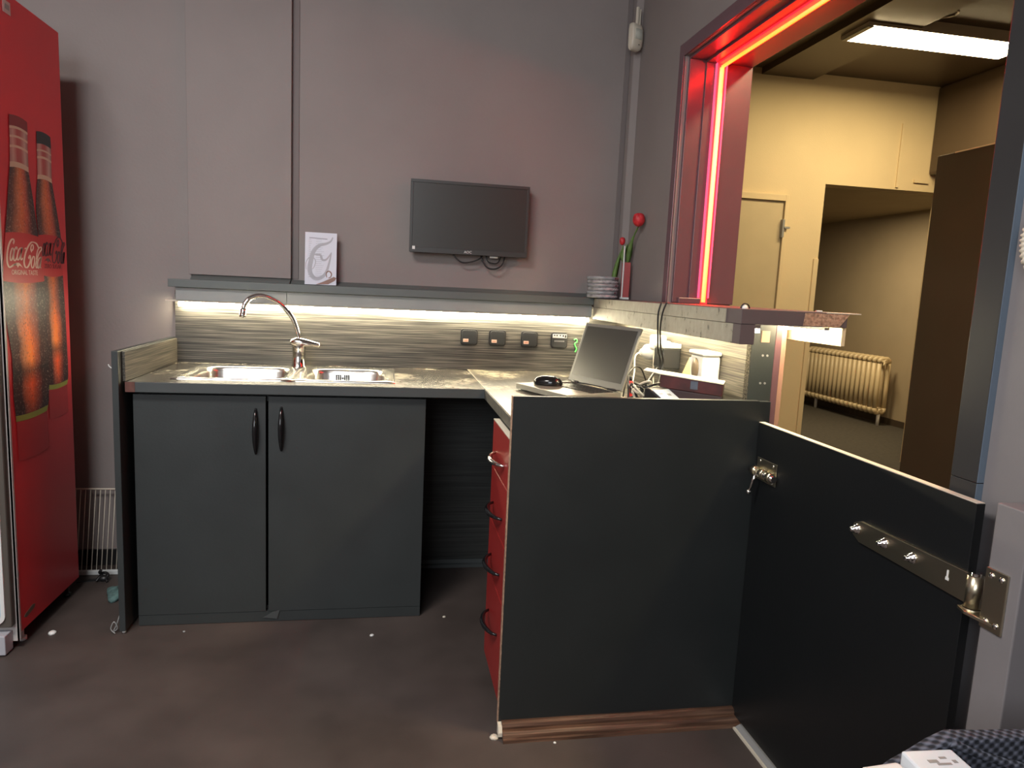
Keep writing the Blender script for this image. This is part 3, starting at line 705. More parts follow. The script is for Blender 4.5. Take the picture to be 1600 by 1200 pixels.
for i in range(20):
    y = 250 + i * 36
    b.stroke([k(170, y), k(205 + 30 * random.random(), y)], 0.0011, fn(0.0002))
    b.stroke([k(300, y), k(400 + 60 * random.random(), y)], 0.0007, fn(0.0002))
b.stroke([k(180, 220), k(510, 232)], 0.0028, fn(0.0002)); b.build('text_lines', mat('grey print', (0.22, 0.22, 0.26), 0.6), t)
b = MB(); b.face([cm @ Vector((*[q for q in (k(*p)[0],)], -0.0008, k(*p)[1])) for p in [(310, 1068), (470, 1000), (640, 915), (684, 935), (660, 985), (540, 1055)]])
taper(b, [(510, 930), (500, 850), (550, 815), (595, 860), (580, 920), (540, 940)], 0.003, 0.005, 0.0008)
b.build('copper_print', mat('copper print', (0.20, 0.085, 0.05), 0.4), t)

# ------------------------------------------------------------------ sockets on the back splashback
def outlet(x, z, label, kind):
    t = thing('wall_socket', (x, 3.205, z), label, 'socket', 'black sockets on the splashback')
    w, h = 0.040, 0.037
    pts = []
    for cx, cz, a0 in ((w - .012, h - .012, 0), (-w + .012, h - .012, 90), (-w + .012, -h + .012, 180), (w - .012, -h + .012, 270)):
        for q in range(5):
            a = math.radians(a0 + 22.5 * q); pts.append((x + cx + .012 * math.cos(a), 3.2045, z + cz + .012 * math.sin(a)))
    b = MB(); b.prism(pts, (0, -0.009, 0)); b.build('frame', M['black'], t, bevel=0.002)
    cx = Vector((x, 0, z))
    pts2 = [((p[0] - x) * .84 + x, 3.1955, (p[2] - z) * .84 + z) for p in pts]
    b = MB(); b.prism(pts2, (0, -0.006, 0)); b.build('cover', mat('black cover', (0.03, 0.032, 0.034), 0.3), t, bevel=0.0015)
    if kind == 0:
        b = MB(); b.box(x - 0.028, x - 0.004, 3.1885, 3.1895, z - 0.022, z - 0.008); l = b.build('paper_label', mat('label paper', (0.62, 0.42, 0.33), 0.7), t)
        b = MB(); b.box(x - 0.024, x - 0.008, 3.1882, 3.1886, z - 0.017, z - 0.0145); b.build('label_print', mat('label ink', (0.45, 0.12, 0.05), 0.7), t)
    else:
        b = MB(); b.box(x - 0.034, x + 0.034, 3.188, 3.1895, z + 0.012, z + 0.030); b.build('white_strip', M['white'], t)
        b = MB()
        for q in (-0.026, -0.014, 0.002, 0.016, 0.027): b.box(x + q - 0.003, x + q + 0.004, 3.1872, 3.1882, z + 0.018 + 0.004 * math.sin(q * 400), z + 0.027)
        b.build('printed_marks', M['black'], t)
        b = MB()
        for q in range(7): b.box(x - 0.024 + q * 0.007, x - 0.0195 + q * 0.007, 3.1886, 3.1897, z - 0.006, z + 0.0005)
        b.build('grey_lettering', M['grey'], t)
outlet(0.371, 1.059, 'leftmost black covered socket on the splashback, with a shiny lid', 0)
outlet(0.502, 1.059, 'black covered socket second from the left, with a pale label', 0)
outlet(0.652, 1.058, 'black covered socket third from the left, with an orange label', 0)
outlet(0.795, 1.057, 'black socket with a white strip along its top, nearest the laptop', 1)
b = MB(); b.m(0, True).tube(catmull([(0.868, 3.201, 1.062), (0.878, 3.2005, 1.066), (0.883, 3.2005, 1.054), (0.872, 3.2005, 1.044), (0.876, 3.2005, 1.03), (0.882, 3.2005, 1.02), (0.876, 3.201, 1.004)]), 0.0035, 8)
tag(recenter(b.build('cable_tie', mat('bright green plastic', (0.10, 0.55, 0.12), 0.4)), (0.866, 3.204, 1.004)), 'small bright green cable tie beside the laptop lid', 'cable tie')

# ------------------------------------------------------------------ things on the shelf corner
tin_m = mat('printed tin wrap', (0.36, 0.35, 0.355), 0.22, var=0.45, scale=45, coat=0.4)
tin_top = mat('clear shrink film', (0.30, 0.31, 0.32), 0.15, var=0.2, scale=40)
for i, lab in enumerate(('lowest of the three flat round tins stacked on the shelf corner', 'middle of the three flat round tins stacked on the shelf corner', 'topmost of the three flat round tins stacked on the shelf corner')):
    z = 1.2635 + i * 0.0325; cx, cy = 0.965 + 0.003 * (i == 1), 3.12 + 0.003 * (i == 2)
    t = thing('round_tin', (cx, cy, z), lab, 'tin', 'stacked tins on the shelf corner')
    b = MB(); b.m(0, True).lathe((cx, cy, z), (0, 0, 1), [(0, 0.066), (0.002, 0.0705), (0.0165, 0.0705), (0.0165, 0.0705)], 40); b.build('tin_body', tin_m, t)
    b = MB(); b.m(0, True).lathe((cx, cy, z + 0.0167), (0, 0, 1), [(0, 0.0722), (0.013, 0.0722), (0.015, 0.070), (0.015, 0.03)], 40); b.build('lid', tin_top, t)
    b = MB()
    a0 = -1.9
    for q in range(9):
        a = a0 + 0.75 + q * 0.09
        b.cyl((cx + 0.0706 * math.cos(a), cy + 0.0706 * math.sin(a), z + 0.0095 + 0.002 * math.sin(q * 2.1)), (cx + 0.0712 * math.cos(a), cy + 0.0712 * math.sin(a), z + 0.0095 + 0.002 * math.sin(q * 2.1)), 0.0024, n=8)
    b.build('printed_lettering', mat('tin lettering', (0.62, 0.58, 0.60), 0.4), t)
    a = a0 + 0.95
    b = MB(); b.cyl((cx + 0.0718 * math.cos(a), cy + 0.0718 * math.sin(a), z + 0.0245), (cx + 0.0726 * math.cos(a), cy + 0.0726 * math.sin(a), z + 0.0245), 0.005, n=10); b.build('red_mark', mat('maroon print', (0.16, 0.03, 0.05), 0.4), t)

t = thing('vase', (1.055, 3.06, 1.262), 'slim square vase of clear and red glass in the back corner of the ledge', 'vase')
vx, vy = 1.057, 3.075
gl, gnt, gp = new_mat('red tinted glass'); gp.inputs['Base Color'].default_value = (0.75, 0.20, 0.20, 1); gp.inputs['Roughness'].default_value = 0.08; gp.inputs['Transmission Weight'].default_value = 0.55; gp.inputs['IOR'].default_value = 1.3
b = MB(); b.box(vx - 0.017, vx + 0.017, vy - 0.017, vy + 0.017, 1.2625, 1.272); b.build('base', M['white'], t, bevel=0.002)
b = MB(); b.box(vx - 0.016, vx + 0.016, vy - 0.016, vy + 0.016, 1.272, 1.428)
b.build('body', gl, t, bevel=0.003)
b = MB(); b.box(vx - 0.0225, vx - 0.0165, vy - 0.021, vy - 0.0165, 1.266, 1.50); b.build('bright_edge', M['white'], t, bevel=0.001)  # highlight along the glass edge, modelled as a white strip
green = mat('tulip leaf green', (0.11, 0.20, 0.045), 0.5, var=0.3, scale=30)
redp = mat('tulip petal red', (0.55, 0.022, 0.03), 0.5, var=0.25, scale=40)
def tulip(name_label, stem, bloom, r, sc, leaves):
    t = thing('tulip', stem[0], name_label, 'flower', 'tulips in the slim vase')
    b = MB(); b.m(0, True).tube(catmull(stem), 0.0035, 8); b.build('stem', green, t)
    b = MB(); b.m(0, True).sphere(bloom, r, sc)
    for i in range(5):
        a = i * 2 * PI / 5; c = Vector(bloom) + Vector((math.cos(a) * r * .45 * sc[0], math.sin(a) * r * .45 * sc[1], r * 0.18))
        b.sphere(c, r * .72, (sc[0] * .8, sc[1] * .8, sc[2] * 1.1), 12, 8)
    b.build('bloom', redp, t)
    for lf in leaves:
        P = catmull(lf, 5); b = MB(); b.m(0, True); n = len(P)
        rings = []
        for i, p in enumerate(P):
            f = i / (n - 1); w = 0.013 * math.sin(PI * min(0.12 + f * .88, 1)) + 0.0008
            rings.append([p + Vector((w, 0, 0)), p + Vector((0, 0.004, 0)), p + Vector((-w, 0, 0)), p + Vector((0, -0.002, 0))])
        b.skin(rings); b.build('leaf', green, t)
tulip('fully open red tulip bending right, away from the vase', [(1.062, 3.075, 1.428), (1.066, 3.06, 1.48), (1.067, 3.03, 1.54), (1.068, 2.99, 1.575), (1.066, 2.965, 1.592)], (1.058, 2.955, 1.606), 0.026, (1, 1, 1.12),
      [[(1.063, 3.075, 1.428), (1.064, 3.068, 1.46), (1.066, 3.06, 1.50), (1.070, 3.05, 1.545)]])
tulip('dark half-hidden tulip standing upright in the vase', [(1.05, 3.078, 1.428), (1.045, 3.085, 1.46), (1.038, 3.09, 1.50)], (1.036, 3.09, 1.522), 0.013, (1, 1, 1.4),
      [[(1.03, 3.105, 1.30), (1.018, 3.115, 1.35), (1.026, 3.11, 1.42), (1.040, 3.10, 1.49)], [(1.047, 3.08, 1.428), (1.04, 3.08, 1.46), (1.055, 3.07, 1.51)]])

# motion detector high in the corner
t = thing('motion_detector', (1.045, 3.13, 2.35), 'cream motion detector on a bracket high in the back right corner', 'detector', rz=math.radians(28))
b = MB(); b.m(0, True)
pr = []
for z, w, d in ((0.0, 0.018, 0.006), (0.006, 0.028, 0.014), (0.02, 0.032, 0.022), (0.05, 0.033, 0.026), (0.085, 0.033, 0.024), (0.105, 0.031, 0.018), (0.112, 0.024, 0.008)):
    pr.append([Vector((w * max(-1, min(1, 1.25 * math.cos(a))), -d * max(0, math.sin(a)) ** .6 if math.sin(a) > 0 else 0.008, z)) for a in [2 * PI * i / 20 for i in range(20)]])
b.skin(pr); b.build('housing', M['cream'], t, local=True)
b = MB(); b.m(0, True).skin([[Vector((0.022 * math.cos(a), -0.0275 + 0.004 * abs(math.cos(a)), z)) for a in [PI * i / 8 for i in range(9)]] + [Vector((-0.02, -0.018, z)), Vector((0.02, -0.018, z))] for z in (0.042, 0.085)]); b.build('lens', mat('milky lens', (0.60, 0.60, 0.52), 0.3), t, local=True)
b = MB(); b.m(0, True).sphere((0.004, -0.0225, 0.022), 0.0025); b.build('indicator', M['black'], t, local=True)
b = MB(); b.box(0.002, 0.016, -0.006, 0.006, 0.105, 0.185); b.box(0.022, 0.028, -0.004, 0.02, 0.108, 0.18); b.build('bracket', M['cream'], t, bevel=0.003, local=True)

# red LED supply block and little dome on the ledge
b = MB(); b.box(1.112, 1.204, 2.592, 2.617, 1.2620, 1.283)
tag(recenter(b.build('driver_box', M['plum_dark'], bevel=0.002), (1.158, 2.605, 1.262)), 'low dark driver box on the ledge at the foot of the red neon', 'driver box')
t = thing('glass_dome', (0.965, 1.80, 1.2618), 'small white half-round dome on top of the bar ledge, above the lit wall end', 'dome')
b = MB(); b.m(0, True); b.sphere((0.965, 1.80, 1.2618), 0.0105, (1, 1, 1.1), 16, 8); b.build('dome', M['white'], t)
b = MB(); b.m(0, True).tube([(0.965 + 0.0125 * math.cos(a), 1.795, 1.2625 + 0.013 * math.sin(a)) for a in [PI * i / 12 for i in range(13)]], 0.0018, 6); b.build('dark_rim', M['black'], t)
b = MB(); b.prism([(1.16, 1.762, 1.2619), (1.176, 1.760, 1.2619), (1.182, 1.772, 1.2619), (1.165, 1.776, 1.2619)], (0, 0, 0.004))
tag(recenter(b.build('paper_scrap', M['white'], bevel=0.001), (1.17, 1.766, 1.2619)), 'tiny white scrap lying on top of the ledge end', 'scrap')

# ------------------------------------------------------------------ laptop and mouse
hf = Vector((0.713, 2.69, 0)); d = Vector((0.382, -0.924, 0)).normalized(); nr = Vector((-d.y, d.x, 0))  # nr points to +x side
Lw, Ld = 0.32, 0.245
t = thing('laptop', (*(hf + d * Lw / 2).xy, 0.908), 'open black laptop facing the knee space on the worktop return', 'laptop')
lm = Matrix((( d.x, -nr.x, 0, hf.x), (d.y, -nr.y, 0, hf.y), (0, 0, 1, 0), (0, 0, 0, 1)))   # local: u along hinge, v toward the user, w up
b = MB(); b.box(0, Lw, 0, Ld, 0.914, 0.934, lm); b.build('base', mat('silver grey laptop shell', (0.26, 0.25, 0.22), 0.35, metal=0.4), t, bevel=0.002)
for u in (0.02, Lw - 0.05):
    for v in (0.01, Ld - 0.03):
        b = MB(); b.box(u, u + 0.03, v, v + 0.02, 0.9086, 0.914, lm); b.build('foot', M['black'], t)
kb = MB()
for r in range(6):
    for c in range(15):
        kb.box(0.016 + c * 0.0194, 0.016 + c * 0.0194 + 0.0165, 0.025 + r * 0.0175, 0.025 + r * 0.0175 + 0.0145, 0.934, 0.9362, lm)
kb.build('keyboard', M['black'], t)
tilt = math.radians(19)
sm = lm @ Matrix.Translation((0, 0.004, 0.932)) @ Matrix.Rotation(-tilt, 4, 'X').inverted()
sm = lm @ Matrix.Translation((0, 0.002, 0.934)) @ Matrix.Rotation(tilt, 4, 'X')
b = MB(); b.box(0, Lw, -0.010, 0, 0.004, 0.245, sm); b.build('lid', mat('laptop lid grey', (0.16, 0.155, 0.14), 0.4), t, bevel=0.002)
b = MB(); b.box(0.014, Lw - 0.014, 0.0, 0.0012, 0.030, 0.232, sm); b.build('screen', mat('laptop screen', (0.05, 0.048, 0.042), 0.30), t)
b = MB(); b.m(0, True)
for u in (0.05, Lw - 0.05): b.cyl(sm @ Vector((u - 0.02, 0, 0.002)), sm @ Vector((u + 0.02, 0, 0.002)), 0.006, n=12)
b.build('hinge', M['black'], t)

mx = Vector((0.600, 2.55, 0.9345))
t = thing('mouse', mx, 'black computer mouse resting on the palm rest of the laptop', 'mouse', rz=math.radians(-25))
b = MB(); b.m(0, True)
rings = []
for z, s in ((0, 1.0), (0.008, 1.06), (0.018, 1.0), (0.027, 0.82), (0.033, 0.5), (0.0345, 0.15)):
    rings.append([Vector((0.053 * s * math.cos(a), 0.031 * s * math.sin(a) * (1 + 0.08 * math.cos(a)), z)) for a in [2 * PI * i / 28 for i in range(28)]])
b.skin(rings); b.build('shell', M['blackgloss'], t, local=True)
b = MB(); b.m(0, True).cyl((0.028, -0.004, 0.028), (0.028, 0.004, 0.028), 0.006, n=14); b.build('scroll_wheel', M['grey'], t, local=True)
b = MB(); b.m(0, True).tube(catmull([(0.05, 0, 0.012), (0.09, 0.03, 0.012), (0.13, 0.035, 0.012), (0.18, 0.0, 0.012), (0.24, -0.04, 0.008), (0.29, -0.03, 0.004)]), 0.002, 8); b.build('cable', M['black'], t, local=True)

# ------------------------------------------------------------------ clutter under the ledge
# till box
t = thing('storage_box', (0.95, 2.06, 0.908), 'dark box with a red upper band standing behind the counter panel', 'box', rz=math.radians(-30))
bm_ = mat('red box band', (0.062, 0.010, 0.010), 0.4, var=0.6, scale=14); bd_ = mat('dark maroon box', (0.030, 0.014, 0.015), 0.45)
b = MB(); b.prism([(-0.095, -0.04, 0.0), (0.095, -0.04, 0.0), (0.095, -0.04, 0.080), (-0.095, -0.04, 0.092)], (0, 0.075, 0)); b.build('lower_case', bd_, t, bevel=0.002, local=True)
b = MB(); b.prism([(-0.094, -0.042, 0.0925), (0.096, -0.042, 0.0805), (0.096, -0.042, 0.118), (-0.094, -0.042, 0.134)], (0, 0.079, 0)); b.build('upper_band', bm_, t, bevel=0.002, local=True)
b = MB(); b.box(0.0, 0.022, -0.0435, -0.0418, 0.096, 0.121); b.build('blue_mark', mat('blue grey print', (0.06, 0.075, 0.11), 0.5), t, local=True)
b = MB(); b.prism([(-0.15, -0.03, 0.1395), (-0.095, -0.046, 0.1345), (0.098, -0.046, 0.1185), (0.098, 0.04, 0.1185), (-0.15, 0.04, 0.1395)], (0, 0, 0.003)); b.build('lid', M['cream'], t, local=True)
# payment terminal
t = thing('payment_terminal', (0.852, 1.995, 0.908), 'small black payment terminal with a lit bluish screen left of the red banded box', 'terminal', rz=math.radians(28))
b = MB(); b.prism([(-0.045, -0.06, 0.0), (-0.045, 0.065, 0.0), (-0.045, 0.065, 0.096), (-0.045, 0.045, 0.096), (-0.045, -0.06, 0.04)], (0.08, 0, 0)); b.build('case', M['black'], t, bevel=0.004, local=True)
pm = Matrix.Translation((-0.005, -0.006, 0.0695)) @ Matrix.Rotation(math.atan2(0.056, 0.105), 4, 'X')
b = MB(); b.box(-0.036, 0.036, -0.045, 0.045, 0.0, 0.0022, pm); b.build('screen', emit('lit terminal screen', (0.45, 0.52, 0.62), 0.55, base=(0.1, 0.1, 0.1)), t, local=True)
b = MB()
for u, v, w, h in ((-0.02, 0.025, 0.018, 0.004), (0.012, 0.018, 0.014, 0.010), (-0.015, -0.005, 0.02, 0.003), (0.014, -0.012, 0.014, 0.012), (-0.018, -0.024, 0.012, 0.004)):
    b.box(u - w / 2, u + w / 2, v - h / 2, v + h / 2, 0.0022, 0.0026, pm)
b.build('screen_marks', mat('screen ink', (0.03, 0.035, 0.05), 0.5), t, local=True)
# wall sockets and plugs
t = thing('wall_socket', (1.07, 2.62, 1.07), 'white double socket on the right splashback behind the laptop lid', 'socket')
b = MB(); b.box(1.062, 1.0748, 2.54, 2.74, 1.025, 1.115); b.build('plate', M['white'], t, bevel=0.005)
t = thing('power_plug', (1.04, 2.69, 1.06), 'round white power plug hanging at the left of the white sockets', 'plug')
b = MB(); b.m(0, True).lathe((1.0615, 2.695, 1.058), (-1, -0.25, 0), [(0, 0.030), (0.012, 0.034), (0.03, 0.032), (0.042, 0.020), (0.06, 0.010)], 24); b.build('body', M['white'], t)
b = MB(); b.m(0, True).tube(catmull([(1.003, 2.68, 1.058), (0.98, 2.67, 1.04), (0.97, 2.64, 0.98), (0.95, 2.60, 0.925), (0.93, 2.50, 0.913)]), 0.0035, 8); b.build('cable', M['white'], t)
t = thing('power_plug', (1.04, 2.58, 1.09), 'white power adapter plugged above the dark charger block', 'plug')
b = MB(); b.box(1.012, 1.0615, 2.55, 2.615, 1.075, 1.135); b.build('body', M['white'], t, bevel=0.01, seg=3)
b = MB(); b.m(0, True).tube(catmull([(1.02, 2.57, 1.076), (1.012, 2.55, 1.03), (1.008, 2.53, 0.97), (1.0, 2.50, 0.915)]), 0.003, 8); b.build('cable', M['cream'], t)
t = thing('charger_block', (1.03, 2.48, 1.03), 'dark grey charger block with a white top plugged into the right splashback', 'charger')
b = MB(); b.box(1.005, 1.0745, 2.445, 2.535, 1.018, 1.094); b.build('body', mat('dark grey charger', (0.032, 0.033, 0.034), 0.4), t, bevel=0.004)
b = MB(); b.box(1.003, 1.0745, 2.443, 2.537, 1.0945, 1.112); b.build('top_cap', M['white'], t, bevel=0.003)
b = MB()
for q in range(5): b.box(1.0035, 1.005, 2.452 + q * 0.017, 2.458 + q * 0.017, 1.025, 1.088)
b.build('ribs', M['black'], t)
t = thing('power_brick', (1.02, 2.38, 0.908), 'flat black power brick lying on the worktop under the charger block', 'power brick', rz=math.radians(20))
b = MB(); b.box(-0.05, 0.05, -0.08, 0.08, 0.0, 0.035); b.build('body', M['black'], t, bevel=0.006, local=True)
b = MB(); b.box(-0.03, 0.03, -0.05, 0.05, 0.0352, 0.0358); b.build('rating_label', mat('grey label', (0.15, 0.15, 0.15), 0.5), t, local=True)
b = MB(); b.prism([(1.05, 2.30, 0.975), (1.05, 2.40, 0.975), (1.06, 2.335, 1.075), (1.06, 2.315, 1.075)], (0.012, 0, 0))
tag(recenter(b.build('paper_wedge', mat('yellow paper', (0.62, 0.48, 0.24), 0.7), bevel=0.001), (1.056, 2.33, 0.975)), 'folded yellow paper wedge leaning on the right splashback', 'paper')
# soap dispenser
t = thing('dispenser', (1.05, 2.16, 1.0), 'white box dispenser with a brown oval window on the right splashback', 'dispenser')
b = MB(); b.box(1.012, 1.0745, 2.125, 2.222, 1.005, 1.098); b.build('body', M['white'], t, bevel=0.008, seg=3)
b = MB(); b.box(1.006, 1.0745, 2.118, 2.229, 1.0985, 1.112); b.build('cap', M['white'], t, bevel=0.005)
b = MB(); b.m(0, True).skin([[Vector((1.0115 - dx, 2.178 + 0.026 * k * math.cos(a), 1.052 + 0.036 * k * math.sin(a))) for a in [2 * PI * i / 20 for i in range(20)]] for dx, k in ((0, 1), (0.003, 0.9), (0.004, 0.5))]); b.build('oval_window', mat('brown translucent plastic', (0.22, 0.16, 0.10), 0.3), t)
# tissue
b = MB(); b.m(0, True)
rings = []
for z, s in ((0, 1.0), (0.012, 1.05), (0.022, 0.8), (0.03, 0.45), (0.033, 0.1)):
    rings.append([Vector((1.035 + s * 0.030 * math.cos(a) * (1 + .18 * math.sin(5 * a + z * 90)), 2.135 + s * 0.085 * math.sin(a) * (1 + .2 * math.sin(4 * a + 1 + z * 60)), 0.975 + z + 0.006 * math.sin(3 * a))) for a in [2 * PI * i / 30 for i in range(30)]])
b.skin(rings); tag(recenter(b.build('crumpled_tissue', mat('white tissue', (0.78, 0.77, 0.72), 0.8, bump=0.5, bscale=70)), (1.035, 2.135, 0.975)), 'crumpled white tissue below the white dispenser', 'tissue')

# cables
def cable(pts, r, m_, label, name='cable'):
    b = MB(); b.m(0, True).tube(catmull(pts, 8), r, 8)
    return tag(recenter(b.build(name, m_), pts[0]), label, 'cable')
cable([(0.925, 2.30, 1.264), (0.917, 2.302, 1.22), (0.925, 2.31, 1.15), (0.95, 2.36, 1.09), (0.985, 2.42, 1.05), (0.98, 2.40, 0.98), (0.95, 2.33, 0.914)], 0.0032, M['black'], 'black cable hanging over the ledge front, left of its pair')
cable([(0.925, 2.255, 1.264), (0.916, 2.262, 1.225), (0.922, 2.285, 1.17), (0.96, 2.36, 1.10), (0.99, 2.40, 1.04), (0.95, 2.34, 0.97), (0.90, 2.20, 0.913)], 0.0032, M['black'], 'black cable hanging over the ledge front, right of its pair')
cable([(0.80, 2.33, 0.914), (0.85, 2.30, 0.935), (0.89, 2.32, 0.965), (0.94, 2.38, 0.995), (0.99, 2.45, 1.02)], 0.0048, M['black'], 'thick black cable rising from the laptop corner to the charger block')
cable([(0.79, 2.29, 0.913), (0.84, 2.25, 0.928), (0.89, 2.27, 0.950), (0.93, 2.31, 0.965), (0.97, 2.40, 0.955)], 0.0048, mat('grey cable', (0.12, 0.12, 0.12), 0.45), 'thick grey cable running beside the laptop corner')
cable([(0.84, 2.20, 0.9125), (0.88, 2.23, 0.93), (0.87, 2.29, 0.945), (0.92, 2.33, 0.93), (0.90, 2.40, 0.915), (0.96, 2.44, 0.92)], 0.0038, M['white'], 'tangled white cable behind the payment terminal')
cable([(0.90, 2.16, 0.9125), (0.915, 2.21, 0.945), (0.89, 2.25, 0.955), (0.94, 2.27, 0.93), (0.955, 2.22, 0.93), (0.97, 2.29, 0.945)], 0.0036, M['white'], 'looped white cable close behind the red banded box')
cable([(0.86, 2.44, 0.9125), (0.865, 2.44, 0.96), (0.885, 2.46, 1.0), (0.93, 2.52, 1.015), (0.97, 2.56, 1.0), (1.0, 2.58, 0.95)], 0.003, M['black'], 'thin black cable arching behind the laptop lid')
rr_ = random.Random(11)
names_ = ['dark cable loop lying lowest in the tangle beside the laptop lid', 'pale cable loop nearest the laptop lid in the tangle', 'dark cable loop in the middle of the tangle behind the counter panel',
          'pale cable loop in the middle of the tangle behind the counter panel', 'dark cable loop standing highest in the tangle', 'pale cable loop nearest the payment terminal',
          'dark cable loop touching the payment terminal', 'pale cable loop at the back of the tangle by the power brick']
for i in range(8):
    cx, cy = 0.825 + 0.04 * (i / 7), 2.26 - 0.08 * (i % 4) / 3
    P = []
    for q in range(6):
        P.append((cx + 0.040 * (rr_.random() - .5) * 2, cy + 0.055 * (rr_.random() - .5) * 2, (0.9125 if q in (0, 5) else 0.945 + 0.055 * rr_.random() + 0.015 * (i == 4))))
    cable(P, 0.0032 + 0.001 * rr_.random(), M['black'] if i % 2 == 0 else M['cream'], names_[i])
t = thing('connector', (0.85, 2.3425, 0.908), 'red cable connector standing beside the laptop lid', 'connector')
b = MB(); b.box(0.842, 0.858, 2.335, 2.35, 0.915, 0.985); b.build('body', mat('red connector', (0.50, 0.03, 0.03), 0.4), t, bevel=0.003)
b = MB(); b.m(0, True); b.cyl((0.85, 2.3425, 0.985), (0.85, 2.3425, 1.0), 0.006, n=10); b.cyl((0.85, 2.3425, 0.908), (0.85, 2.3425, 0.915), 0.006, n=10); b.build('strain_relief', M['black'], t)

# ------------------------------------------------------------------ fridge
FX, FY0, FY1 = -1.20, 2.487, 2.952
t = thing('drinks_fridge', (-1.5, 2.7, 0), 'tall red drinks fridge with two cola bottles printed on its side', 'fridge')
b = MB(); b.box(-1.80, FX, FY0, FY1, 0.055, 2.133); b.build('cabinet_body', M['red_fridge'], t, bevel=0.003)
b = MB(); b.box(-1.80, FX + 0.0008, FY0 - 0.006, FY0 + 0.0005, 0.03, 2.133); b.box(FX - 0.006, FX + 0.002, FY0 - 0.006, FY0 + 0.004, 0.03, 2.133); b.build('corner_trim', mat('light metal trim', (0.50, 0.47, 0.45), 0.4), t)
b = MB(); b.box(-1.79, FX - 0.008, 2.452, FY0 - 0.007, 0.09, 2.11); b.build('door_frame', mat('bronze grey door frame', (0.12, 0.105, 0.09), 0.4, metal=0.3), t, bevel=0.006)
def rrect(x0, x1, z0, z1, r, y):
    pts = []
    for cx, cz, a0 in ((x1 - r, z1 - r, 0), (x0 + r, z1 - r, 90), (x0 + r, z0 + r, 180), (x1 - r, z0 + r, 270)):
        for q in range(7):
            a = math.radians(a0 + 15 * q); pts.append((cx + r * math.cos(a), y, cz + r * math.sin(a)))
    return pts
b = MB(); b.prism(rrect(-1.775, -1.224, 0.105, 2.09, 0.03, 2.4515), (0, -0.006, 0)); b.build('glass_surround', M['white'], t)
b = MB(); b.prism(rrect(-1.765, -1.236, 0.118, 2.08, 0.024, 2.4452), (0, -0.002, 0)); b.build('lit_glass', emit('lit bluish fridge glass', (0.52, 0.72, 0.85), 0.50, base=(0.05, 0.06, 0.07)), t)
b = MB(); b.box(-1.262, -1.242, 2.4425, 2.4431, 0.128, 0.165); b.build('label', mat('navy label', (0.01, 0.012, 0.04), 0.4), t)
b = MB(); b.box(-1.79, FX - 0.020, 2.43, FY0 - 0.006, 0.005, 0.072); b.build('plinth_grille', mat('pale grey plinth', (0.42, 0.42, 0.46), 0.5), t, bevel=0.003)
for y in (2.55, 2.90):
    b = MB(); b.m(0, True).lathe((FX - 0.025, y, 0), (0, 0, 1), [(0, 0.014), (0.012, 0.014), (0.013, 0.006), (0.056, 0.006)], 14); b.build('foot', M['white'] if y < 2.7 else M['black'], t)
b = MB(); b.box(FX + 0.0003, FX + 0.0012, 2.566, 2.612, 2.070, 2.108); b.build('sticker', mat('white sticker', (0.55, 0.45, 0.44), 0.5), t)
b = MB(); b.box(FX + 0.0012, FX + 0.0016, 2.576, 2.604, 2.082, 2.098); b.build('sticker_print', M['grey'], t)
b = MB(); b.prism([(FX + 0.0003, y, z) for y, z in [(2.515, 0.098), (2.53, 0.090), (2.585, 0.100), (2.592, 0.112), (2.575, 0.116), (2.525, 0.106)]], (0.0012, 0, 0)); b.build('badge', mat('bronze badge', (0.14, 0.10, 0.07), 0.4), t)
b = MB(); b.box(FX - 0.07, FX - 0.012, FY1 + 0.0005, FY1 + 0.02, 1.40, 1.60); b.build('rear_box', M['plum'], t, bevel=0.003)

amber = uvramp('printed cola', [(0.0, (0.030, 0.006, 0.006)), (0.22, (0.055, 0.012, 0.008)), (0.32, (0.48, 0.19, 0.09)), (0.50, (0.85, 0.24, 0.03)), (0.66, (0.40, 0.09, 0.03)), (0.80, (0.045, 0.010, 0.008)), (1.0, (0.02, 0.006, 0.006))],
               [(0.0, (0.35, 0.12, 0.12)), (0.10, (0.85, 0.35, 0.3)), (0.22, (1.1, 0.45, 0.3)), (0.33, (0.35, 0.25, 0.22)), (0.42, (1.5, 1.35, 1.1)), (0.62, (1.35, 1.0, 0.75)), (0.80, (0.7, 0.5, 0.45)), (1.0, (0.85, 0.65, 0.5))], bubble=0.32)
amber_top = uvramp('printed cola neck', [(0.0, (0.03, 0.008, 0.006)), (0.18, (0.10, 0.03, 0.015)), (0.35, (0.50, 0.19, 0.08)), (0.5, (0.66, 0.20, 0.05)), (0.68, (0.50, 0.10, 0.05)), (0.84, (0.07, 0.018, 0.012)), (1.0, (0.02, 0.006, 0.006))],
               [(0.0, (0.8, 0.55, 0.5)), (0.5, (1.1, 0.9, 0.8)), (1.0, (0.9, 0.75, 0.6))], bubble=0.32)
pglass = uvramp('printed clear neck', [(0.0, (0.40, 0.16, 0.15)), (0.2, (0.55, 0.33, 0.28)), (0.42, (0.42, 0.06, 0.06)), (0.6, (0.40, 0.09, 0.08)), (0.82, (0.52, 0.36, 0.31)), (1.0, (0.30, 0.14, 0.12))])
foam = mat('printed foam', (0.62, 0.48, 0.36), 0.5); plabel = mat('printed red label', (0.50, 0.018, 0.022), 0.42)
pgreen = mat('printed green base', (0.28, 0.30, 0.05), 0.45); pref = mat('printed reflection', (0.44, 0.02, 0.027), 0.4)
pcap_red = mat('printed red cap', (0.22, 0.012, 0.014), 0.4); pcap_blk = mat('printed black cap', (0.016, 0.014, 0.016), 0.4)
pwhite = mat('printed pale lettering', (0.78, 0.58, 0.50), 0.45); pdark = mat('printed dark lettering', (0.09, 0.012, 0.02), 0.45)

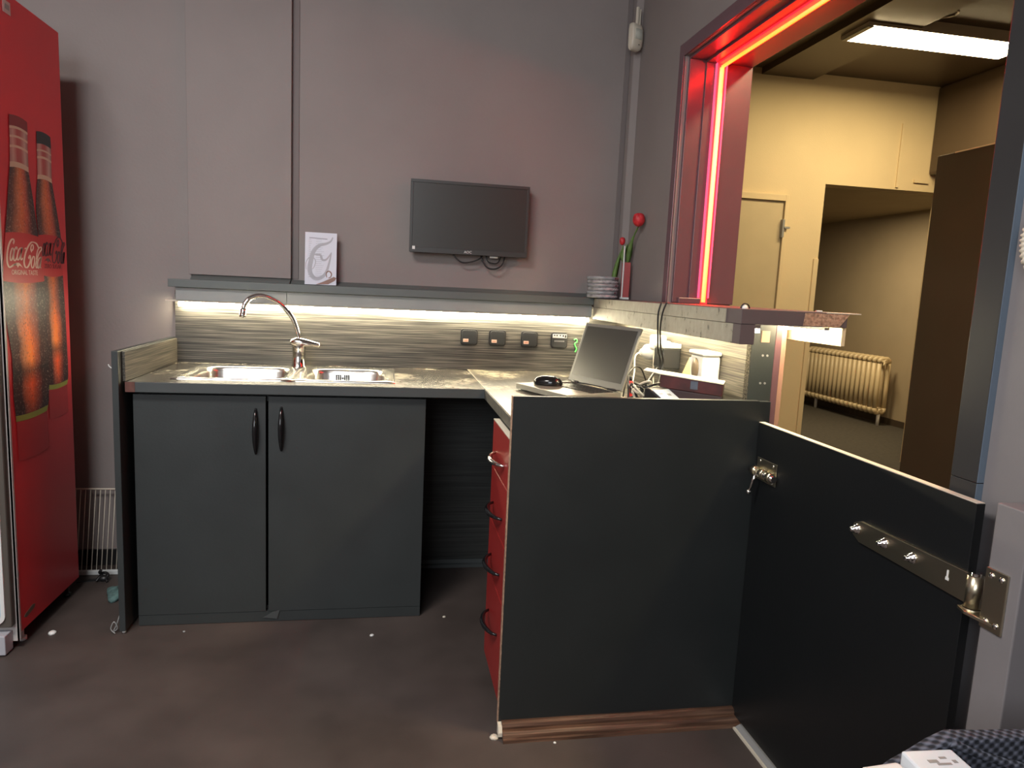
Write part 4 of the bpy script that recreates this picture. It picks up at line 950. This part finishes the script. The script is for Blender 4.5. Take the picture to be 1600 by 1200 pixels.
def interp(tab, z):
    tab = sorted(tab)
    if z <= tab[0][0]: return tab[0][1]
    for (a, va), (c_, vc) in zip(tab, tab[1:]):
        if a <= z <= c_: return va + (vc - va) * (z - a) / (c_ - a)
    return tab[-1][1]
def bottle(name, L, Rr, bands, x, order, extra, label_tilt=0.0):
    """bands: (z0, z1, material index)"""
    b = MB()
    for (z0, z1, mi) in bands:
        b.m(mi); n = max(2, int((z1 - z0) / 0.012))
        for i in range(n):
            a, c_ = z0 + (z1 - z0) * i / n, z0 + (z1 - z0) * (i + 1) / n
            def pt(u, z):
                l, r = interp(L, z), interp(Rr, z); sag = -0.010 * (4 * (u - .5) ** 2 - 1) * -1
                return (x, l + (r - l) * u, z + 0.010 * (1 - 4 * (u - .5) ** 2) * (-1 if z < 1.3 else 1) * 0.6)
            m_ = 8
            for j in range(m_):
                u0, u1 = j / m_, (j + 1) / m_
                v0, v1 = i / n, (i + 1) / n
                b.face([pt(u0, a), pt(u1, a), pt(u1, c_), pt(u0, c_)], [(u0, v0), (u1, v0), (u1, v1), (u0, v1)])
    extra(b)
    return b.build(name, order, t)
COLA1={'C1':[(2.5563, 1.356), (2.5624, 1.3645), (2.5577, 1.3706), (2.5464, 1.3675), (2.5329, 1.3556), (2.5228, 1.3391), (2.5164, 1.3197), (2.5146, 1.3005), (2.5179, 1.2878), (2.5268, 1.2805), (2.5384, 1.2827), (2.553, 1.2879), (2.5726, 1.2933)],
'o1':[(2.547, 1.3403), (2.5386, 1.327), (2.5341, 1.3124), (2.5357, 1.3028), (2.5436, 1.3047), (2.5527, 1.3179), (2.5572, 1.3327), (2.5543, 1.3414), (2.547, 1.3403)],
'c1':[(2.5768, 1.3384), (2.5796, 1.3448), (2.5727, 1.3456), (2.5621, 1.3345), (2.5558, 1.318), (2.5562, 1.3051), (2.5645, 1.3029), (2.576, 1.3123)],
'a1':[(2.6016, 1.3445), (2.5896, 1.3374), (2.5801, 1.3222), (2.5773, 1.309), (2.5833, 1.3051), (2.5938, 1.3129), (2.6052, 1.3298), (2.6097, 1.3433), (2.6016, 1.3445)],
'a1s':[(2.615, 1.3468), (2.6058, 1.3299), (2.6003, 1.3131), (2.6036, 1.3063), (2.6134, 1.3119)],
'hy':[(2.6289, 1.3433), (2.6399, 1.346)],
'C2':[(2.6766, 1.3345), (2.6704, 1.3428), (2.6749, 1.3549), (2.6851, 1.3596), (2.6885, 1.3504), (2.6813, 1.3407), (2.6739, 1.3429)],
'C2m':[(2.7259, 1.3505), (2.7127, 1.3637), (2.6936, 1.3681), (2.676, 1.3668), (2.6578, 1.3557), (2.639, 1.3363), (2.6264, 1.3157), (2.6213, 1.2972), (2.6275, 1.2839), (2.6408, 1.2822), (2.6555, 1.2931), (2.6655, 1.3086), (2.6633, 1.3221), (2.652, 1.3116)],
'o2':[(2.6857, 1.3204), (2.674, 1.3072), (2.6691, 1.2917), (2.6752, 1.2816), (2.6854, 1.2861), (2.6929, 1.3026), (2.6926, 1.3181), (2.6857, 1.3204)],
'l':[(2.706, 1.3099), (2.7136, 1.3344), (2.7257, 1.3488), (2.7426, 1.354), (2.7455, 1.3462), (2.7299, 1.3351), (2.7137, 1.3154), (2.7016, 1.2926), (2.7053, 1.2823), (2.7155, 1.2877)],
'a2':[(2.7327, 1.3178), (2.7212, 1.3104), (2.7137, 1.2963), (2.7161, 1.2825), (2.7254, 1.2853), (2.7341, 1.3004), (2.74, 1.3181), (2.7327, 1.3178)],
'a2s':[(2.7432, 1.3208), (2.7359, 1.3004), (2.732, 1.2863), (2.7379, 1.2821)]}
SW1= [(2.5384, 1.2827), (2.5531, 1.2887), (2.5728, 1.2958), (2.5874, 1.2962), (2.5968, 1.2923), (2.6137, 1.2795), (2.5993, 1.285), (2.5881, 1.2872), (2.5793, 1.2796), (2.5735, 1.286), (2.5594, 1.2881)]
COLA2={'o1':[(2.7666, 1.3666), (2.7593, 1.3521), (2.7553, 1.3362), (2.7564, 1.3257), (2.7631, 1.3277), (2.771, 1.3421), (2.775, 1.3582), (2.7728, 1.3678), (2.7666, 1.3666)],
'c1':[(2.7915, 1.3644), (2.7939, 1.3712), (2.7882, 1.3722), (2.7792, 1.3602), (2.7736, 1.3422), (2.7736, 1.3281), (2.7806, 1.3257), (2.7902, 1.3359)],
'a1':[(2.8122, 1.3708), (2.802, 1.3631), (2.7939, 1.3467), (2.7913, 1.3323), (2.7962, 1.3281), (2.805, 1.3365), (2.8148, 1.3548), (2.8188, 1.3694), (2.8122, 1.3708)],
'a1s':[(2.8232, 1.3732), (2.8153, 1.3549), (2.8105, 1.3367), (2.8131, 1.3293), (2.8212, 1.3353)],
'hy':[(2.8347, 1.3693), (2.8438, 1.3722)],
'C2':[(2.8735, 1.3595), (2.8686, 1.3684), (2.8726, 1.3814), (2.881, 1.3865), (2.8835, 1.3766), (2.8774, 1.3661), (2.8714, 1.3686)],
'C2m':[(2.9138, 1.3764), (2.9034, 1.3906), (2.888, 1.3956), (2.8737, 1.3943), (2.8586, 1.3825), (2.8428, 1.3616), (2.832, 1.3394), (2.8275, 1.3193), (2.8322, 1.305), (2.8432, 1.3031), (2.8554, 1.3148), (2.8639, 1.3316), (2.8624, 1.3462), (2.853, 1.3348)],
'o2':[(2.8806, 1.3442), (2.8709, 1.33), (2.8665, 1.3133), (2.8713, 1.3024), (2.8797, 1.3073), (2.8861, 1.3251), (2.8861, 1.3417), (2.8806, 1.3442)],
'l':[(2.8969, 1.3329), (2.9035, 1.3591), (2.9136, 1.3745), (2.9273, 1.3799), (2.9295, 1.3716), (2.9167, 1.3598), (2.9032, 1.3387), (2.8929, 1.3142), (2.8957, 1.3031), (2.9041, 1.3089)],
'a2':[(2.9186, 1.3412), (2.9091, 1.3333), (2.9029, 1.3182), (2.9045, 1.3033), (2.912, 1.3064), (2.9193, 1.3225), (2.9245, 1.3414), (2.9186, 1.3412)],
'a2s':[(2.9271, 1.3444), (2.9208, 1.3226), (2.9174, 1.3075), (2.922, 1.3029)]}
SW2= [(2.7583, 1.3037), (2.7707, 1.3103), (2.7873, 1.3179), (2.7994, 1.3184), (2.8071, 1.3141), (2.8208, 1.3001), (2.8091, 1.3061), (2.7998, 1.3085), (2.7924, 1.3002), (2.7877, 1.3073), (2.7759, 1.3096)]
mats_ = [amber, amber_top, pglass, foam, plabel, pgreen, pref, pcap_red, pcap_blk, pwhite, pdark]
pen = lambda w: (lambda dd: w * (0.45 + 0.75 * abs(dd.y)))
X1_, X2_ = FX + 0.0022, FX + 0.0014
L1 = [(0.60, 2.53), (0.772, 2.524), (0.795, 2.522), (0.861, 2.514), (0.95, 2.517), (1.0, 2.516), (1.113, 2.492), (1.254, 2.487), (1.389, 2.513), (1.45, 2.527), (1.516, 2.540), (1.603, 2.560), (1.68, 2.567), (1.74, 2.569), (1.758, 2.570)]
R1 = [(0.60, 2.745), (0.772, 2.735), (0.80, 2.751), (0.861, 2.762), (0.961, 2.766), (1.099, 2.760), (1.257, 2.758), (1.404, 2.726), (1.516, 2.702), (1.60, 2.681), (1.68, 2.681), (1.74, 2.686), (1.764, 2.685)]
def ex1(b):
    b.m(9); fn = lambda u, v: (X1_ + 0.0006, u, v)
    for kk, pts in COLA1.items():
        P = [(p.x, p.y) for p in catmull([(u, v, 0) for u, v in pts], 5)]
        b.stroke(P, pen(0.0085 if kk in ('C1', 'C2m') else 0.0068), fn)
    b.face([fn(*p) for p in SW1])
    b.text('ORIGINAL TASTE', 0.0225, Matrix(((0, 0, 1, X1_ + 0.0006), (1, 0, 0, 2.625), (0, 1, 0, 1.264), (0, 0, 0, 1))), 0.0001)
def ex2(b):
    b.m(10); fn = lambda u, v: (X2_ + 0.0006, u, v)
    for kk, pts in COLA2.items():
        P = [(p.x, p.y) for p in catmull([(u, v, 0) for u, v in pts], 5)]
        b.stroke(P, pen(0.0075), fn)
    b.face([fn(*p) for p in SW2])
    b.text('ZERO SUGAR', 0.0215, Matrix(((0, 0, 1, X2_ + 0.0006), (1, 0, 0, 2.830), (0, 1, 0, 1.289), (0, 0, 0, 1))), 0.0001)
L2 = [(0.70, 2.76), (0.845, 2.757), (0.95, 2.758), (1.26, 2.745), (1.389, 2.734), (1.475, 2.722), (1.53, 2.728), (1.602, 2.744), (1.744, 2.748)]
R2 = [(0.70, 2.91), (0.848, 2.908), (0.871, 2.920), (0.945, 2.921), (1.091, 2.917), (1.283, 2.907), (1.407, 2.902), (1.49, 2.879), (1.593, 2.848), (1.716, 2.853), (1.749, 2.851)]
o2 = bottle('bottle_print', L2, R2, [(0.865, 1.258, 0), (1.258, 1.395, 4), (1.395, 1.585, 1), (1.585, 1.600, 3), (1.600, 1.655, 2), (1.655, 1.663, 3), (1.663, 1.680, 2), (1.680, 1.686, 3), (1.686, 1.705, 2), (1.705, 1.746, 8), (0.848, 0.865, 5), (0.74, 0.847, 6)], X2_, mats_, ex2)
o2['label'] = 'printed bottle with a black cap'
o1 = bottle('bottle_print', L1, R1, [(0.795, 1.236, 0), (1.236, 1.389, 4), (1.389, 1.598, 1), (1.598, 1.615, 3), (1.615, 1.660, 2), (1.660, 1.668, 3), (1.668, 1.692, 2), (1.692, 1.699, 3), (1.699, 1.720, 2), (1.720, 1.728, 3), (1.728, 1.762, 7), (0.775, 0.795, 5), (0.64, 0.774, 6)], X1_, mats_, ex1)
o1['label'] = 'larger printed bottle with a red cap'

# ------------------------------------------------------------------ rack and floor debris
t = thing('wire_rack', (-1.2, 3.15, 0), 'pale wire rack leaning against the wall between fridge and end panel', 'rack')
dz = Vector((0, 0.075, 0.348))
b = MB(); b.m(0, True)
for i in range(24):
    x = -1.45 + i * 0.0195
    b.cyl(Vector((x, 3.108, 0.006)), Vector((x, 3.108, 0.006)) + dz, 0.0018, n=6)
b.build('wires', M['cream'], t)
b = MB(); b.m(0, True).cyl((-1.46, 3.183, 0.355), (-0.99, 3.183, 0.351), 0.004, n=8); b.build('top_bar', M['cream'], t)
b = MB(); b.box(-1.46, -0.99, 3.098, 3.112, 0.0, 0.020); b.build('bottom_rail', mat('white enamel', (0.55, 0.57, 0.57), 0.4), t, bevel=0.003)
b = MB(); b.m(0, True)
b.tube(catmull([(-1.165, 3.02, 0.006), (-1.15, 3.03, 0.022), (-1.135, 3.025, 0.012), (-1.125, 3.04, 0.024), (-1.14, 3.05, 0.030), (-1.155, 3.035, 0.036), (-1.148, 3.03, 0.05)]), 0.006, 6)
b.tube(catmull([(-1.12, 3.015, 0.005), (-1.135, 3.03, 0.016), (-1.15, 3.045, 0.010), (-1.16, 3.05, 0.018), (-1.145, 3.035, 0.026)]), 0.005, 6)
b.sphere((-1.14, 3.03, 0.014), 0.016, (1.3, .9, .8))
tag(recenter(b.build('leaf_clump', M['black']), (-1.145, 3.03, 0)), 'black tangled clump on the floor in front of the wire rack', 'debris')
b = MB(); b.prism([(-1.24, 3.02, 0), (-1.17, 3.035, 0), (-1.165, 3.055, 0), (-1.23, 3.05, 0)], (0, 0, 0.004))
tag(recenter(b.build('felt_strip', M['black']), (-1.2, 3.04, 0)), 'flat black strip on the floor beside the fridge', 'debris')
b = MB(); b.m(0, True)
rings = []
for z, s in ((0, 1), (0.012, 1.0), (0.022, 0.6), (0.026, 0.15)): rings.append([Vector((-1.035 + s * .045 * math.cos(a) * (1 + .25 * math.sin(3 * a)), 2.90 + s * .07 * math.sin(a) * (1 + .2 * math.cos(4 * a)), z + .003 * math.sin(5 * a) + .003)) for a in [2 * PI * i / 24 for i in range(24)]])
b.skin(rings); tag(recenter(b.build('cloth', mat('teal cloth', (0.07, 0.13, 0.125), 0.8, var=0.4, scale=50)), (-1.035, 2.90, 0)), 'small teal cloth on the floor left of the end panel', 'cloth')
b = MB(); b.m(0, True).tube(catmull([(-0.93, 2.56, 0.003), (-0.945, 2.562, 0.02), (-0.935, 2.565, 0.045), (-0.925, 2.567, 0.02), (-0.94, 2.57, 0.006), (-0.93, 2.575, 0.03), (-0.922, 2.58, 0.06)]), 0.0022, 6)
tag(recenter(b.build('wire_curl', M['grey']), (-0.93, 2.56, 0)), 'curl of thin wire at the foot of the end panel', 'debris')
def crumb(x, y, s, label, mm='white'):
    b = MB(); b.m(0, True); r = random.Random(int(x * 1000))
    b.skin([[Vector((x + s * k * math.cos(a) * (1 + .3 * r.random()), y + s * k * math.sin(a) * (1 + .3 * r.random()), z * s)) for a in [2 * PI * i / 8 for i in range(8)]] for z, k in ((0, 1), (0.5, 0.9), (0.8, 0.4))])
    tag(recenter(b.build('crumb', M[mm]), (x, y, 0)), label, 'crumb', 'crumbs on the floor')
crumb(-1.145, 2.585, 0.012, 'white crumb on the floor beside the fridge corner')
crumb(-0.03, 2.475, 0.007, 'white crumb on the floor in front of the right cabinet door')
crumb(0.245, 2.60, 0.006, 'white crumb on the floor inside the knee space entrance', 'cream')
crumb(0.33, 1.84, 0.012, 'pale fluff at the left end of the brown skirting', 'cream')
crumb(-0.70, 2.56, 0.005, 'grey crumb on the floor in front of the left cabinet door', 'grey')
crumb(0.50, 1.80, 0.004, 'tiny white crumb just in front of the brown skirting')

# ------------------------------------------------------------------ knitted bag with two white boxes
def knit():
    m, nt, p = new_mat('dark knitted fabric')
    tc = nt.nodes.new('ShaderNodeTexCoord'); mp = nt.nodes.new('ShaderNodeMapping'); mp.inputs['Scale'].default_value = (1, 1, 1)
    nt.links.new(tc.outputs['Object'], mp.inputs['Vector'])
    sp = nt.nodes.new('ShaderNodeSeparateXYZ'); nt.links.new(mp.outputs['Vector'], sp.inputs['Vector'])
    def sn(src, f, ph=0):
        a_ = nt.nodes.new('ShaderNodeMath'); a_.operation = 'MULTIPLY_ADD'; a_.inputs[1].default_value = f; a_.inputs[2].default_value = ph
        nt.links.new(src, a_.inputs[0]); s_ = nt.nodes.new('ShaderNodeMath'); s_.operation = 'SINE'; nt.links.new(a_.outputs[0], s_.inputs[0]); return s_.outputs[0]
    ml = nt.nodes.new('ShaderNodeMath'); ml.operation = 'MULTIPLY'
    nt.links.new(sn(sp.outputs['X'], 380), ml.inputs[0])
    ad = nt.nodes.new('ShaderNodeMath'); ad.operation = 'ADD'; nt.links.new(sp.outputs['Z'], ad.inputs[0]); nt.links.new(sp.outputs['Y'], ad.inputs[1])
    nt.links.new(sn(ad.outputs[0], 430), ml.inputs[1])
    r = nt.nodes.new('ShaderNodeValToRGB'); e = r.color_ramp.elements
    e[0].position = 0.25; e[0].color = (0.010, 0.012, 0.018, 1); e[1].position = 0.9; e[1].color = (0.12, 0.13, 0.17, 1)
    mr = nt.nodes.new('ShaderNodeMapRange'); mr.inputs['From Min'].default_value = -1; nt.links.new(ml.outputs[0], mr.inputs['Value'])
    nt.links.new(mr.outputs[0], r.inputs['Fac']); nt.links.new(r.outputs['Color'], p.inputs['Base Color'])
    bp = nt.nodes.new('ShaderNodeBump'); bp.inputs['Strength'].default_value = 0.8; bp.inputs['Distance'].default_value = 0.003
    nt.links.new(mr.outputs[0], bp.inputs['Height']); nt.links.new(bp.outputs['Normal'], p.inputs['Normal'])
    p.inputs['Roughness'].default_value = 0.9
    return m
t = thing('knitted_bag', (0.86, 0.66, 0), 'dark knitted bag in the bottom right corner holding two white boxes', 'bag')
kn = knit()
b = MB()
b.prism([(0.66, 0.765, 0), (1.04, 0.765, 0), (1.045, 0.765, 0.62), (1.03, 0.765, 0.672), (0.98, 0.765, 0.690), (0.915, 0.765, 0.694), (0.83, 0.765, 0.699), (0.780, 0.765, 0.703), (0.752, 0.765, 0.692), (0.728, 0.765, 0.678), (0.700, 0.765, 0.664), (0.672, 0.765, 0.645), (0.66, 0.765, 0.61)], (0, 0.024, 0))
b.build('back_panel', kn, t, bevel=0.005, seg=3)
b = MB(); b.prism([(0.60, 0.46, 0), (1.04, 0.46, 0), (1.04, 0.46, 0.57), (1.0, 0.46, 0.60), (0.63, 0.46, 0.60), (0.60, 0.46, 0.57)], (0, 0.304, 0)); b.build('pouch', kn, t, bevel=0.01, seg=3)
b = MB(); b.m(0, True).tube(catmull([(0.775, 0.764, 0.697), (0.81, 0.762, 0.682), (0.85, 0.760, 0.668), (0.90, 0.758, 0.654), (0.97, 0.758, 0.635)]), 0.006, 8); b.build('seam', kn, t)
wb = mat('white glossy carton', (0.66, 0.70, 0.74), 0.3)
t = thing('white_box', (0.73, 0.705, 0.602), 'larger glossy white box with grey print poking out of the knitted bag', 'box', rz=math.radians(-3))
b = MB(); b.box(-0.037, 0.037, -0.045, 0.058, 0.0, 0.090); b.build('carton', wb, t, bevel=0.003, local=True)
b = MB()
for u, v, w, h in ((-0.008, 0.034, 0.014, 0.006), (0.010, 0.040, 0.010, 0.004), (0.004, 0.028, 0.020, 0.004), (0.022, 0.032, 0.006, 0.006)): b.box(u - w / 2, u + w / 2, v - h / 2, v + h / 2, 0.0898, 0.0904)
b.build('printed_marks', M['grey'], t, local=True)
t = thing('white_box', (0.657, 0.70, 0.602), 'smaller white box at the left of the white one in the knitted bag', 'box', rz=math.radians(4))
b = MB(); b.box(-0.030, 0.030, -0.045, 0.052, 0.0, 0.084); b.build('carton', M['white'], t, bevel=0.005, local=True)
b = MB(); b.box(-0.012, 0.010, 0.020, 0.036, 0.0838, 0.0844); b.build('printed_marks', M['pink'], t, local=True)

# ------------------------------------------------------------------ far rooms
t = thing('tall_partition', (3.1, 2.7, 0), 'tall dark brown partition panel in the far room, right of the doorway', 'partition')
b = MB(); b.box(2.89, 3.30, 1.7, 3.45, 0, 2.096); b.build('panel', M['brown_dark'], t, bevel=0.002)
b = MB(); b.box(2.887, 2.892, 1.7, 3.33, 2.0915, 2.0985); b.build('top_edge', M['cream_wall'], t)  # bright edge highlight, put in as a thin cream strip
b = MB(); b.box(3.80, 3.822, YF - 0.012, YF - 0.0005, 2.19, 2.66)
tag(recenter(b.build('cable_duct', M['cream_wall'], bevel=0.001), (3.81, YF, 2.19)), 'slim cream cable duct on the far wall above the doorway', 'duct')
b = MB(); b.box(3.95, 4.075, YF - 0.014, YF - 0.0005, 2.235, 2.262)
tag(recenter(b.build('wall_bracket', M['cream_wall'], bevel=0.001), (4.0, YF, 2.235)), 'small cream bracket under the dark bulkhead on the far wall', 'bracket')

t = thing('radiator', (5.27, 7.35, 0.0), 'cream cast iron column radiator in the room beyond the doorway', 'radiator')
pitch = 0.0805
def section():
    b = MB(); b.m(0, True)
    for x in (5.215, 5.325): b.tube([(x, 6.70, 0.165), (x, 6.70, 0.40), (x, 6.70, 0.705)], 0.024, 10)
    b.tube([(5.215, 6.70, 0.19), (5.215, 6.70, 0.16), (5.235, 6.70, 0.142), (5.305, 6.70, 0.142), (5.325, 6.70, 0.16), (5.325, 6.70, 0.19)], 0.026, 10)
    b.tube([(5.215, 6.70, 0.68), (5.215, 6.70, 0.71), (5.235, 6.70, 0.725), (5.305, 6.70, 0.725), (5.325, 6.70, 0.71), (5.325, 6.70, 0.68)], 0.026, 10)
    for z in (0.165, 0.70): b.cyl((5.27, 6.70 - pitch / 2, z), (5.27, 6.70 + pitch / 2, z), 0.022, n=12)
    return b.build('section', M['rad'], t)
s0 = section()
for i in range(1, 17):
    s = s0.copy(); col.objects.link(s); s.parent = t; s.location = (0, pitch * i, 0)
for y in (6.70, 7.83):
    b = MB(); b.m(0, True).cyl((5.27, y, 0), (5.27, y, 0.15), 0.018, n=12); b.build('foot', M['white'], t)
b = MB(); b.m(0, True); b.cyl((5.22, 6.61, 0.70), (5.22, 6.66, 0.70), 0.018, n=12); b.tube([(5.27, 6.655, 0.70), (5.215, 6.62, 0.70), (5.19, 6.60, 0.66)], 0.012, 8); b.build('valve', M['rad'], t)
